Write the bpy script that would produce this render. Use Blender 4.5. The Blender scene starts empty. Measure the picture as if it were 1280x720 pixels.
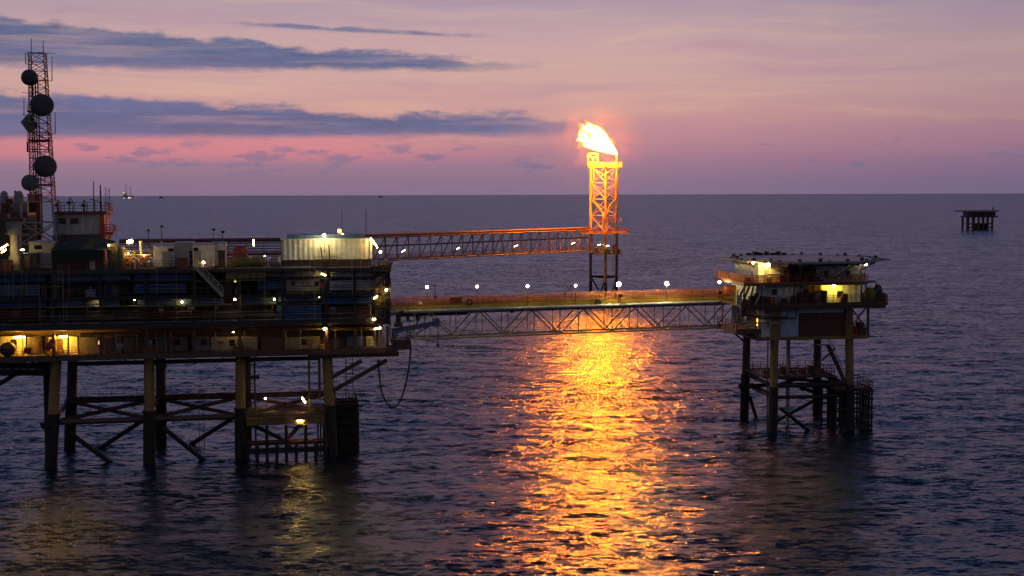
import bpy, math, random
import numpy as np
from mathutils import Matrix, Vector
random.seed(7); RNG = np.random.default_rng(11)
scn = bpy.context.scene
COL = scn.collection
R = math.radians
# ------------------------------------------------------------------ camera
CAMZ, FPX = 33.0, 1600.0
CM = Matrix.Rotation(math.pi/2 - R(4.186), 4, 'X') @ Matrix.Rotation(R(-0.166), 4, 'Z')
CI = CM.inverted()
cam_d = bpy.data.cameras.new('camera'); cam = bpy.data.objects.new('camera', cam_d); COL.objects.link(cam)
cam.matrix_world = Matrix.Translation((0, 0, CAMZ)) @ CM
cam_d.sensor_width = 36.0; cam_d.lens = 36.0*FPX/1280.0
cam_d.clip_start = 0.5; cam_d.clip_end = 200000.0
scn.camera = cam
def ray(px, py):
    return (CM.to_3x3() @ Vector(((px-640)/FPX, (360-py)/FPX, -1.0)))
def at(px, py, Y):
    """the point of the place seen at that pixel of the photograph, Y metres away"""
    d = ray(px, py); k = Y/d.y
    return Vector((d.x*k, Y, CAMZ + d.z*k))
def pix(w):
    q = CI @ (Vector(w)-Vector((0, 0, CAMZ)))
    return 640+FPX*q.x/-q.z, 360-FPX*q.y/-q.z
# ------------------------------------------------------------------ mesh kit
class MB:
    def __init__(s): s.v = []; s.f = []; s.sm = []
    def add(s, vs, fs, smooth=False):
        n = len(s.v); s.v += [tuple(x) for x in vs]
        for f in fs: s.f.append(tuple(i+n for i in f)); s.sm.append(smooth)
        return s
    def box(s, x0, x1, y0, y1, z0, z1):
        if x0 > x1: x0, x1 = x1, x0
        if y0 > y1: y0, y1 = y1, y0
        if z0 > z1: z0, z1 = z1, z0
        vs = [(x0,y0,z0),(x1,y0,z0),(x1,y1,z0),(x0,y1,z0),(x0,y0,z1),(x1,y0,z1),(x1,y1,z1),(x0,y1,z1)]
        return s.add(vs, [(0,3,2,1),(4,5,6,7),(0,1,5,4),(1,2,6,5),(2,3,7,6),(3,0,4,7)])
    def ring_basis(s, d):
        d = d.normalized(); a = Vector((0,0,1)) if abs(d.z) < .9 else Vector((1,0,0))
        x = d.cross(a).normalized(); return x, d.cross(x).normalized()
    def tube(s, p, q, r, r2=None, n=8, caps=True):
        p, q = Vector(p), Vector(q); r2 = r if r2 is None else r2
        x, y = s.ring_basis(q-p); vs = []
        for c, rr in ((p, r), (q, r2)):
            for k in range(n):
                t = 2*math.pi*(k+.5)/n; vs.append(c + x*(math.cos(t)*rr) + y*(math.sin(t)*rr))
        fs = [(k, (k+1) % n, n+(k+1) % n, n+k) for k in range(n)]
        s.add(vs, fs, n > 5)
        if caps: s.add(vs, [tuple(range(n))[::-1], tuple(range(n, 2*n))])
        return s
    def bar(s, p, q, w, h=None): 
        """square section bar"""
        p, q = Vector(p), Vector(q); h = w if h is None else h
        x, y = s.ring_basis(q-p); vs = []
        for c in (p, q):
            for a, b in ((-1,-1),(1,-1),(1,1),(-1,1)): vs.append(c + x*(a*w/2) + y*(b*h/2))
        return s.add(vs, [(0,1,5,4),(1,2,6,5),(2,3,7,6),(3,0,4,7),(3,2,1,0),(4,5,6,7)])
    def pipe(s, pts, r, n=8):
        pts = [Vector(p) for p in pts]; rings = []; x = None
        for i, p in enumerate(pts):
            d = (pts[min(i+1, len(pts)-1)] - pts[max(i-1, 0)]).normalized()
            if x is None: x, _ = s.ring_basis(d)
            x = (x - d*x.dot(d)).normalized(); y = d.cross(x)
            rings.append([p + x*(math.cos(2*math.pi*k/n)*r) + y*(math.sin(2*math.pi*k/n)*r) for k in range(n)])
        vs = [v for g in rings for v in g]; fs = []
        for i in range(len(pts)-1):
            for k in range(n): fs.append((i*n+k, i*n+(k+1) % n, (i+1)*n+(k+1) % n, (i+1)*n+k))
        s.add(vs, fs, True); s.add(vs, [tuple(range(n))[::-1], tuple(range((len(pts)-1)*n, len(pts)*n))]); return s
    def lathe(s, c, prof, n=20, axis=(0,0,1)):
        c = Vector(c); d = Vector(axis).normalized(); x, y = s.ring_basis(d); vs = []; fs = []
        for r, h in prof:
            for k in range(n):
                t = 2*math.pi*k/n; vs.append(c + d*h + x*(math.cos(t)*r) + y*(math.sin(t)*r))
        m = len(prof)
        for i in range(m-1):
            for k in range(n): fs.append((i*n+k, i*n+(k+1) % n, (i+1)*n+(k+1) % n, (i+1)*n+k))
        s.add(vs, fs, True); s.add(vs, [tuple(range(n))[::-1], tuple(range((m-1)*n, m*n))]); return s
    def prism(s, poly, z0, z1):
        n = len(poly); vs = [(x, y, z0) for x, y in poly] + [(x, y, z1) for x, y in poly]
        return s.add(vs, [tuple(range(n))[::-1], tuple(range(n, 2*n))] + [(k, (k+1) % n, n+(k+1) % n, n+k) for k in range(n)])
    def rail(s, pts, h=1.1, step=1.6, t=.06, rails=3, toe=True):
        """handrail: posts and rails as one connected run"""
        for a, b in zip(pts, pts[1:]):
            a, b = Vector(a), Vector(b); n = max(1, round((b-a).length/step))
            for k in range(n+1):
                p = a.lerp(b, k/n); s.bar(p, p+Vector((0,0,h)), t)
            for k in range(rails):
                z = Vector((0,0,h*(1-k/max(rails,1)*.9))); s.bar(a+z, b+z, t*.9)
            if toe: s.bar(a+Vector((0,0,.08)), b+Vector((0,0,.08)), .03, .15)
        return s
    def corr(s, u0, u1, v, z0, z1, pitch=.3, dep=.06, vert=True, th=.05):
        """corrugated sheet facing -v, with thickness"""
        a0, a1 = (u0, u1) if vert else (z0, z1); n = max(4, int(abs(a1-a0)/pitch*2)); P = []
        for k in range(n+1):
            a = a0+(a1-a0)*k/n
            P.append((a, v - (dep if k % 2 else 0)))
        vs = []
        for t in (0, th):
            for a, w in P:
                for e in ((z0, z1) if vert else (u0, u1)):
                    vs.append((a, w+t, e) if vert else (e, w+t, a))
        N = 2*(n+1); fs = []
        for k in range(n):
            q = (2*k, 2*k+2, 2*k+3, 2*k+1); fs += [q, tuple(N+i for i in q[::-1])]
        for k in range(n):
            fs += [(2*k, N+2*k, N+2*k+2, 2*k+2), (2*k+1, 2*k+3, N+2*k+3, N+2*k+1)]
        fs += [(0, 1, N+1, N), (2*n, N+2*n, N+2*n+1, 2*n+1)]
        return s.add(vs, fs)
    def build(s, name, mat, parent=None, **tags):
        me = bpy.data.meshes.new(name); me.from_pydata(s.v, [], s.f)
        me.polygons.foreach_set('use_smooth', s.sm); me.materials.append(mat); me.update()
        o = bpy.data.objects.new(name, me); COL.objects.link(o)
        if parent is not None: o.parent = parent
        for k, v in tags.items(): o[k] = v
        return o
def thing(name, label, cat, loc=(0,0,0), rz=0.0, group=None):
    o = bpy.data.objects.new(name, None); COL.objects.link(o)
    o.location = loc; o.rotation_euler = (0, 0, rz); o['label'] = label; o['category'] = cat
    o.empty_display_size = .5
    if group: o['group'] = group
    return o
class Frame:
    """a platform's own axes: u along its front, v away from the viewer, z up"""
    def __init__(s, px, py, deg):
        d = ray(px, py); k = -CAMZ/d.z; s.o = Vector((d.x*k, d.y*k, 0)); s.a = R(deg)
        s.u = Vector((math.cos(s.a), math.sin(s.a), 0)); s.w = Vector((-math.sin(s.a), math.cos(s.a), 0))
    def at(s, px, py, v):
        d = ray(px, py); c = Vector((0,0,CAMZ)); k = (v - (c-s.o).dot(s.w))/d.dot(s.w)
        p = c + d*k - s.o; return Vector((p.dot(s.u), v, p.z))
    def world(s, p): return s.o + s.u*p[0] + s.w*p[1] + Vector((0,0,p[2]))
    def rect(s, x0, y0, x1, y1, v):
        """u0, u1, z0, z1 of a pixel rectangle on the plane v"""
        a, b = s.at(x0, (y0+y1)/2, v), s.at(x1, (y0+y1)/2, v); xm = (x0+x1)/2
        return a.x, b.x, s.at(xm, y1, v).z, s.at(xm, y0, v).z
# ------------------------------------------------------------------ materials
def nt(m):
    m.use_nodes = True; t = m.node_tree; t.nodes.clear(); return t, t.nodes, t.links
def srgb(r, g, b):
    f = lambda c: (c/255/12.92 if c <= 10 else ((c/255+.055)/1.055)**2.4)
    return (f(r), f(g), f(b), 1)
def paint(name, col, rough=.55, rust=.35, scale=.6, metal=0.0, rustcol=(.07,.025,.012), streak=3.0):
    m = bpy.data.materials.new(name); t, N, L = nt(m)
    out = N.new('ShaderNodeOutputMaterial'); p = N.new('ShaderNodeBsdfPrincipled'); L.new(p.outputs[0], out.inputs[0])
    tc = N.new('ShaderNodeTexCoord'); mp = N.new('ShaderNodeMapping'); mp.inputs['Scale'].default_value = (1, 1, 1/streak)
    L.new(tc.outputs['Object'], mp.inputs[0])
    n1 = N.new('ShaderNodeTexNoise'); n1.inputs['Scale'].default_value = scale; n1.inputs['Detail'].default_value = 8; n1.inputs['Roughness'].default_value = .65
    L.new(mp.outputs[0], n1.inputs['Vector'])
    r1 = N.new('ShaderNodeValToRGB'); r1.color_ramp.elements[0].position = .62-rust*.35; r1.color_ramp.elements[1].position = .72-rust*.2
    L.new(n1.outputs['Fac'], r1.inputs[0])
    n2 = N.new('ShaderNodeTexNoise'); n2.inputs['Scale'].default_value = scale*4; n2.inputs['Detail'].default_value = 4; L.new(tc.outputs['Object'], n2.inputs['Vector'])
    r2 = N.new('ShaderNodeMapRange'); r2.inputs[1].default_value = .3; r2.inputs[2].default_value = .7; r2.inputs[3].default_value = .7; r2.inputs[4].default_value = 1.15
    L.new(n2.outputs['Fac'], r2.inputs[0])
    mx = N.new('ShaderNodeMix'); mx.data_type = 'RGBA'; mx.inputs['A'].default_value = (*col, 1); mx.inputs['B'].default_value = (*rustcol, 1)
    ml = N.new('ShaderNodeMath'); ml.operation = 'MULTIPLY'; ml.inputs[1].default_value = min(1, rust*1.6); L.new(r1.outputs[0], ml.inputs[0])
    L.new(ml.outputs[0], mx.inputs['Factor'])
    mm = N.new('ShaderNodeMix'); mm.data_type = 'RGBA'; mm.blend_type = 'MULTIPLY'; mm.inputs['Factor'].default_value = 1
    L.new(mx.outputs['Result'], mm.inputs['A']); L.new(r2.outputs[0], mm.inputs['B'])
    L.new(mm.outputs['Result'], p.inputs['Base Color'])
    p.inputs['Roughness'].default_value = rough; p.inputs['Metallic'].default_value = metal
    return m
def emit(name, col, strength):
    m = bpy.data.materials.new(name); t, N, L = nt(m)
    out = N.new('ShaderNodeOutputMaterial'); e = N.new('ShaderNodeEmission'); L.new(e.outputs[0], out.inputs[0])
    e.inputs[0].default_value = (*col, 1); e.inputs[1].default_value = strength
    return m
MAT = dict(
    yellow=paint('yellow paint', (.34,.20,.045), rust=.4), cream=paint('cream paint', (.42,.38,.28), rust=.25),
    white=paint('white cladding', (.62,.62,.60), rust=.12, scale=.35), dark=paint('dark steel', (.03,.025,.022), rust=.4),
    brown=paint('brown steel', (.10,.055,.035), rust=.4), red=paint('red oxide paint', (.30,.035,.022), rust=.2),
    orange=paint('orange paint', (.50,.12,.03), rust=.2), blue=paint('blue sheeting', (.05,.11,.25), rust=.15, scale=.4),
    bluegrey=paint('blue grey sheeting', (.12,.15,.22), rust=.2, scale=.4), grey=paint('grey steel', (.26,.26,.27), rust=.25),
    louvre=paint('pale louvre', (.30,.31,.36), rust=.1), green=paint('dark green tarpaulin', (.008,.016,.009), rust=.1, rough=.7),
    olive=paint('olive paint', (.16,.15,.03), rust=.3), growth=paint('marine growth', (.018,.014,.011), rust=.6, rough=.8, scale=2, rustcol=(.03,.02,.012)),
    deck=paint('deck plate', (.05,.045,.04), rust=.4), rubber=paint('black rubber', (.015,.015,.016), rust=.1, rough=.6),
    rustpanel=paint('rust red panel', (.10,.028,.014), rust=.3), blackout=paint('dark window', (.012,.012,.014), rust=0, rough=.15),
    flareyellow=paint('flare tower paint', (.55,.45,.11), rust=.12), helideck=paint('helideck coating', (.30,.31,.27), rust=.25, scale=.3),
    towerred=paint('mast red', (.20,.03,.025), rust=.2), dish=paint('dish shell', (.035,.04,.05), rust=.1), dishpale=paint('pale dish shell', (.09,.11,.11), rust=.1),
    legpaint=paint('weathered leg paint', (.24,.15,.04), rust=.5), mastred=paint('mast signal red', (.33,.05,.04), rust=.15), mastwhite=paint('mast white', (.30,.30,.30), rust=.15),
    drab=paint('drab module paint', (.16,.14,.12), rust=.35), bridgecream=paint('bridge cream paint', (.72,.53,.24), rust=.15), bridgeyellow=paint('bridge yellow paint', (.65,.47,.05), rust=.15),
    aqua=paint('blue white panel', (.35,.42,.52), rust=.1),
)
WARM = (1.0, .60, .16); SODA = (1.0, .55, .07); COOL = (1.0, .86, .62)
def netting(name, col):
    m = bpy.data.materials.new(name); t, N, L = nt(m)
    out = N.new('ShaderNodeOutputMaterial'); a = N.new('ShaderNodeBsdfDiffuse'); b = N.new('ShaderNodeBsdfTranslucent'); x = N.new('ShaderNodeMixShader')
    a.inputs[0].default_value = (*col, 1); b.inputs[0].default_value = (*col, 1); x.inputs[0].default_value = .65
    L.new(a.outputs[0], x.inputs[1]); L.new(b.outputs[0], x.inputs[2]); L.new(x.outputs[0], out.inputs[0]); return m
MAT['netting'] = netting('orange red netting', (.80,.46,.20))
LM = {}
def lampmat(col, s):
    k = (col, s)
    if k not in LM: LM[k] = emit('lamp glass', col, s)
    return LM[k]
# ------------------------------------------------------------------ world: dusk sky with cloud banks
scn.view_settings.view_transform = 'Standard'; scn.view_settings.look = 'None'
scn.view_settings.exposure = 0; scn.view_settings.gamma = 1; scn.view_settings.use_curve_mapping = False
W = bpy.data.worlds.new('World'); scn.world = W; T, N, L = nt(W)
def val(x): return x if hasattr(x, 'node') else None
def mth(op, a, b=None, c=None, clamp=False):
    n = N.new('ShaderNodeMath'); n.operation = op; n.use_clamp = clamp
    for i, x in enumerate((a, b, c)):
        if x is None: continue
        if hasattr(x, 'is_linked'): L.new(x, n.inputs[i])
        else: n.inputs[i].default_value = x
    return n.outputs[0]
add = lambda a, b: mth('ADD', a, b); sub = lambda a, b: mth('SUBTRACT', a, b); mul = lambda a, b: mth('MULTIPLY', a, b)
def sstep(lo, hi, x):
    n = N.new('ShaderNodeMapRange'); n.interpolation_type = 'SMOOTHSTEP'
    for i, y in ((1, lo), (2, hi)):
        if hasattr(y, 'is_linked'): L.new(y, n.inputs[i])
        else: n.inputs[i].default_value = y
    L.new(x, n.inputs[0]); return n.outputs[0]
def mixc(f, a, b, mode='MIX'):
    n = N.new('ShaderNodeMix'); n.data_type = 'RGBA'; n.blend_type = mode
    for k, x in (('Factor', f), ('A', a), ('B', b)):
        if hasattr(x, 'is_linked'): L.new(x, n.inputs[k])
        elif k == 'Factor': n.inputs[k].default_value = x
        else: n.inputs[k].default_value = x
    return n.outputs['Result']
def comb(x, y, z):
    n = N.new('ShaderNodeCombineXYZ')
    for i, q in enumerate((x, y, z)):
        if hasattr(q, 'is_linked'): L.new(q, n.inputs[i])
        else: n.inputs[i].default_value = q
    return n.outputs[0]
def noise(vec, scale, detail=5, rough=.55):
    n = N.new('ShaderNodeTexNoise'); n.inputs['Scale'].default_value = scale; n.inputs['Detail'].default_value = detail; n.inputs['Roughness'].default_value = rough
    L.new(vec, n.inputs['Vector']); return n.outputs['Fac']
tc = N.new('ShaderNodeTexCoord'); sx = N.new('ShaderNodeSeparateXYZ'); L.new(tc.outputs['Generated'], sx.inputs[0])
X, Yd, Z = sx.outputs
hyp = mth('SQRT', add(mul(X, X), mul(Yd, Yd)))
E1 = mth('DIVIDE', Z, mth('MAXIMUM', hyp, .0001))       # tangent of the elevation
AZ = mth('ARCTAN2', X, Yd)                              # bearing, 0 = straight ahead
# bearing and elevation in hundredths (1 unit = 0.01): e runs 0..15 over what the photograph shows
e = mul(E1, 100.0); a = mul(mth('TANGENT', mth('MINIMUM', mth('MAXIMUM', AZ, -1.3), 1.3)), 100.0)
ramp = N.new('ShaderNodeValToRGB'); cr = ramp.color_ramp
stops = [(0.0,(134,114,138)),(.010,(140,115,139)),(.026,(162,123,143)),(.042,(188,136,146)),(.062,(202,152,151)),(.085,(207,165,159)),(.108,(202,164,163)),(.130,(189,159,166)),(.152,(171,152,166)),(.166,(98,124,178)),(.34,(72,102,162)),(1.0,(44,56,90))]
while len(cr.elements) < len(stops): cr.elements.new(.5)
for el, (p, c) in zip(cr.elements, stops): el.position = p; el.color = srgb(*c)
L.new(mth('MAXIMUM', E1, 0.0), ramp.inputs[0])
sky = ramp.outputs[0]
# streaky tints
wob = noise(comb(mul(a, .05), mul(e, .25), 0), 1.0, 3)
st = noise(comb(mul(a, .035), add(mul(e, .55), mul(wob, 2.2)), 3.0), 1.0, 6, .6)
lowf = mul(sstep(2.2, 5.5, e), sub(1.0, sstep(17, 30, e)))
sky = mixc(mul(mul(sstep(.48, .72, st), .42), lowf), sky, srgb(226,184,156))
sky = mixc(mul(mul(sub(1.0, sstep(.30, .50, st)), .42), lowf), sky, srgb(176,134,158))
# duller, more violet to the side away from the afterglow
sky = mixc(mul(sstep(4, 42, a), .75), sky, mixc(1.0, sky, (.66,.72,.86,1), 'MULTIPLY'))
# pink belt under the lower cloud bank on the bright side
pk = mul(mul(sstep(2.2, 3.2, e), sub(1.0, sstep(4.0, 5.0, e))), sub(1.0, sstep(-18, 4, a)))
sky = mixc(mul(pk, .5), sky, srgb(232,134,140))
# cloud banks: (left end a0, right end a1, mid elevation at each end, half depth at each end, edge noise, opacity, colour)
n_big = noise(comb(mul(a, .16), mul(e, .5), 1.7), 1.0, 6, .6)
n_fin = noise(comb(mul(a, .5), mul(e, 1.6), 5.1), 1.0, 5, .6)
n_str = noise(comb(mul(a, .07), add(mul(e, 1.5), mul(n_big, .9)), 12.5), 1.0, 5, .6)
n_edge = add(mul(sub(n_big, .5), 1.0), mul(sub(n_fin, .5), .55))
def bank(a0, a1, c0, c1, h0, h1, rag, op, col, soft=.5, fade=7, flat=1.0):
    global sky
    t = mth('DIVIDE', sub(a, a0), a1-a0)
    c = add(mul(t, c1-c0), c0); h = mth('MAXIMUM', add(mul(t, h1-h0), h0), .02)
    d = sub(e, c)
    up = sub(add(h, mul(n_edge, rag)), d)                     # ragged top
    dn = add(add(h, mul(n_edge, rag*flat)), d)                # flatter base
    m = mul(sstep(0, soft, up), sstep(0, soft, dn))
    m = mul(m, mul(sstep(a0-.01-fade*.2, a0+fade, a) if a0 > -45 else 1.0, sub(1.0, sstep(a1-fade, a1+fade*.4, a))))
    tex = add(mul(sstep(.25, .75, n_big), .30), .84)
    cc = mixc(1.0, srgb(*col), comb(tex, tex, tex), 'MULTIPLY')
    cc = mixc(mul(mul(sstep(0, 1.0, mth('DIVIDE', mul(d, -1.0), h)), sstep(.35, .7, n_str)), .55), cc, srgb(164,130,150))
    m = mul(m, add(.62, mul(sstep(.25, .52, n_str), .38)))
    sky = mixc(mul(m, op), sky, cc)
bank(-60, 2, 11.8, 9.8, 2.9, .5, 2.4, .97, (92,102,140), .7, 10, .5)      # upper slate bank thinning rightward
bank(-60, -14, 10.3, 8.1, .4, .12, .5, .85, (122,116,146), .5, 8, .7)       # thin streak below it
bank(-22, -2, 13.0, 12.2, .28, .34, 1.0, .9, (112,113,147), .3, 4, .5)     # small streak above it
bank(-60, 7, 5.95, 5.25, 2.35, .85, 2.2, .97, (101,105,143), .7, 10, .35)    # lower flat based bank
bank(-10, 17, 5.35, 5.1, .16, .10, .4, .8, (120,110,146), .35, 5, .5)
bank(11, 24, 8.7, 8.9, .12, .1, .3, .75, (136,118,150), .3, 4, .5)
bank(20, 29, 8.3, 8.4, .1, .12, .35, .75, (126,112,150), .3, 3, .5)
bank(28.2, 32, 9.15, 9.3, .05, .12, .9, .8, (110,106,146), .4, 1.2, .5)
bank(11, 19, 10.6, 10.5, -.05, .0, .9, .45, (140,122,152), .4, 3, .5)
# small scattered puffs near the horizon
pn = noise(comb(mul(a, .33), mul(e, 1.15), 9.3), 1.0, 5, .55)
pb = mul(mul(sstep(1.1, 2.2, e), sub(1.0, sstep(3.4, 4.6, e))), 1.0)
left = add(mul(sub(1.0, sstep(-8, 14, a)), .06), .018)
sky = mixc(mul(mul(sstep(sub(.60, left), sub(.73, left), pn), pb), .55), sky, srgb(110,110,146))
# the side behind the viewer is already night-blue
back = sstep(.15, 1.6, mth('ABSOLUTE', AZ))
sky = mixc(mul(back, .95), sky, srgb(96, 98, 116))
sky = mixc(sstep(0.0, -.02, E1), sky, (.008,.009,.014,1))
nish = N.new('ShaderNodeTexSky'); nish.sky_type = 'NISHITA'; nish.sun_disc = False
nish.sun_elevation = R(-2.0); nish.sun_rotation = R(-12); nish.air_density = 1.6; nish.dust_density = 2.0; nish.ozone_density = 2.5
bg1 = N.new('ShaderNodeBackground'); bg2 = N.new('ShaderNodeBackground'); ad = N.new('ShaderNodeAddShader'); wo = N.new('ShaderNodeOutputWorld')
L.new(sky, bg1.inputs[0]); bg1.inputs[1].default_value = 1.0
L.new(nish.outputs[0], bg2.inputs[0]); bg2.inputs[1].default_value = .05
L.new(bg1.outputs[0], ad.inputs[0]); L.new(bg2.outputs[0], ad.inputs[1]); L.new(ad.outputs[0], wo.inputs[0])
# ------------------------------------------------------------------ sea
def sea():
    nc = 760
    ys = [58.0]
    while ys[-1] < 70000:
        y = ys[-1]; ys.append(y + max(.16, min(y*y/(33*1600)*.95, y*.16)))
    ys = np.array(ys); nr = len(ys); dy = np.gradient(ys)
    tt = np.linspace(-1, 1, nc); half = ys*.56 + 30
    Xg = tt[None, :]*half[:, None]; Yg = np.repeat(ys[:, None], nc, 1); dx = (2*half/nc)
    Zg = np.zeros_like(Xg); Dx = np.zeros_like(Xg); Dy = np.zeros_like(Xg)
    rng = np.random.default_rng(5)
    for k in range(110):
        lam = 0.7*(14/0.7)**(((k+rng.random())/110)**.9); th = R(-100) + rng.normal(0, .62)
        kx, ky = math.cos(th)*2*math.pi/lam, math.sin(th)*2*math.pi/lam
        amp = SEA_AMP*lam*(.0042 if lam < 9 else .0042*(9/lam)**.6)*(.6+.8*rng.random())
        w = np.clip((lam/np.maximum(dy, dx)-2.2)/2.5, 0, 1)[:, None]
        last = np.nonzero(w[:, 0] > 0)[0]
        if not len(last): continue
        j = last[-1]+1; ph = kx*Xg[:j]+ky*Yg[:j]+rng.random()*6.283
        c, s_ = np.cos(ph), np.sin(ph)
        Zg[:j] += w[:j]*amp*c; q = .8*amp*w[:j]; n = math.hypot(kx, ky)
        Dx[:j] -= q*kx/n*s_; Dy[:j] -= q*ky/n*s_
    gx, gy = Xg+Dx, Yg+Dy
    co = np.stack([gx, gy, Zg], -1).reshape(-1, 3).astype(np.float32)
    i = np.arange(nr-1)[:, None]*nc + np.arange(nc-1)[None, :]
    q = np.stack([i, i+1, i+nc+1, i+nc], -1).reshape(-1, 4).astype(np.int32)
    # a plain sheet under and behind the viewer
    ext = np.array([[-900,-600,-.3],[900,-600,-.3],[900,57,-.3],[-900,57,-.3]], np.float32)
    b = len(co); co = np.vstack([co, ext]); q = np.vstack([q, [[b, b+1, b+2, b+3]]]).astype(np.int32)
    me = bpy.data.meshes.new('sea'); me.vertices.add(len(co)); me.vertices.foreach_set('co', co.ravel())
    me.loops.add(q.size); me.loops.foreach_set('vertex_index', q.ravel())
    me.polygons.add(len(q)); me.polygons.foreach_set('loop_start', np.arange(0, q.size, 4, dtype=np.int32)); me.polygons.foreach_set('loop_total', np.full(len(q), 4, np.int32))
    me.polygons.foreach_set('use_smooth', np.ones(len(q), bool)); me.update(); me.validate()
    o = bpy.data.objects.new('sea', me); COL.objects.link(o); o['kind'] = 'structure'
    m = bpy.data.materials.new('sea water'); t, n_, l_ = nt(m)
    out = n_.new('ShaderNodeOutputMaterial'); p = n_.new('ShaderNodeBsdfPrincipled'); l_.new(p.outputs[0], out.inputs[0])
    p.inputs['Base Color'].default_value = (.004,.010,.018,1); p.inputs['Roughness'].default_value = SEA_ROUGH; p.inputs['IOR'].default_value = 1.333; p.inputs['Specular Tint'].default_value = (.50,.84,1,1)
    g = n_.new('ShaderNodeNewGeometry'); mp = n_.new('ShaderNodeMapping'); mp.inputs['Scale'].default_value = (.42, 1.25, 1); mp.inputs['Rotation'].default_value = (0,0,R(-9)); l_.new(g.outputs['Position'], mp.inputs[0])
    # ripples: slopes added to the surface normal, several sizes at once
    acc = None
    for sc, sl, det in RIPPLES:
        nn = n_.new('ShaderNodeTexNoise'); nn.inputs['Scale'].default_value = sc; nn.inputs['Detail'].default_value = det; nn.inputs['Roughness'].default_value = .6; nn.inputs['Distortion'].default_value = .3
        l_.new(mp.outputs[0], nn.inputs['Vector'])
        v1 = n_.new('ShaderNodeVectorMath'); v1.operation = 'SUBTRACT'; v1.inputs[1].default_value = (.5,.5,.5); l_.new(nn.outputs['Color'], v1.inputs[0])
        v2 = n_.new('ShaderNodeVectorMath'); v2.operation = 'MULTIPLY'; v2.inputs[1].default_value = (sl*.86, sl*1.7, 0); l_.new(v1.outputs[0], v2.inputs[0])
        if acc is None: acc = v2.outputs[0]
        else:
            v3 = n_.new('ShaderNodeVectorMath'); v3.operation = 'ADD'; l_.new(acc, v3.inputs[0]); l_.new(v2.outputs[0], v3.inputs[1]); acc = v3.outputs[0]
    gu = n_.new('ShaderNodeTexNoise'); gu.inputs['Scale'].default_value = .022; gu.inputs['Detail'].default_value = 3; l_.new(mp.outputs[0], gu.inputs['Vector'])
    gr = n_.new('ShaderNodeMapRange'); gr.inputs[1].default_value = .35; gr.inputs[2].default_value = .65; gr.inputs[3].default_value = .62; gr.inputs[4].default_value = 1.25; l_.new(gu.outputs['Fac'], gr.inputs[0])
    vg = n_.new('ShaderNodeVectorMath'); vg.operation = 'SCALE'; l_.new(acc, vg.inputs[0]); l_.new(gr.outputs[0], vg.inputs['Scale']); acc = vg.outputs[0]
    v4 = n_.new('ShaderNodeVectorMath'); v4.operation = 'ADD'; l_.new(acc, v4.inputs[0]); l_.new(g.outputs['Normal'], v4.inputs[1])
    v5 = n_.new('ShaderNodeVectorMath'); v5.operation = 'NORMALIZE'; l_.new(v4.outputs[0], v5.inputs[0]); prev = v5.outputs[0]
    l_.new(prev, p.inputs['Normal'])
    me.materials.append(m)
SEA_AMP, SEA_ROUGH = .40, .27
RIPPLES = ((.11, .32, 2), (.5, 1.0, 3), (1.9, 1.5, 3), (5.5, .6, 2))
sea()
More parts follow.
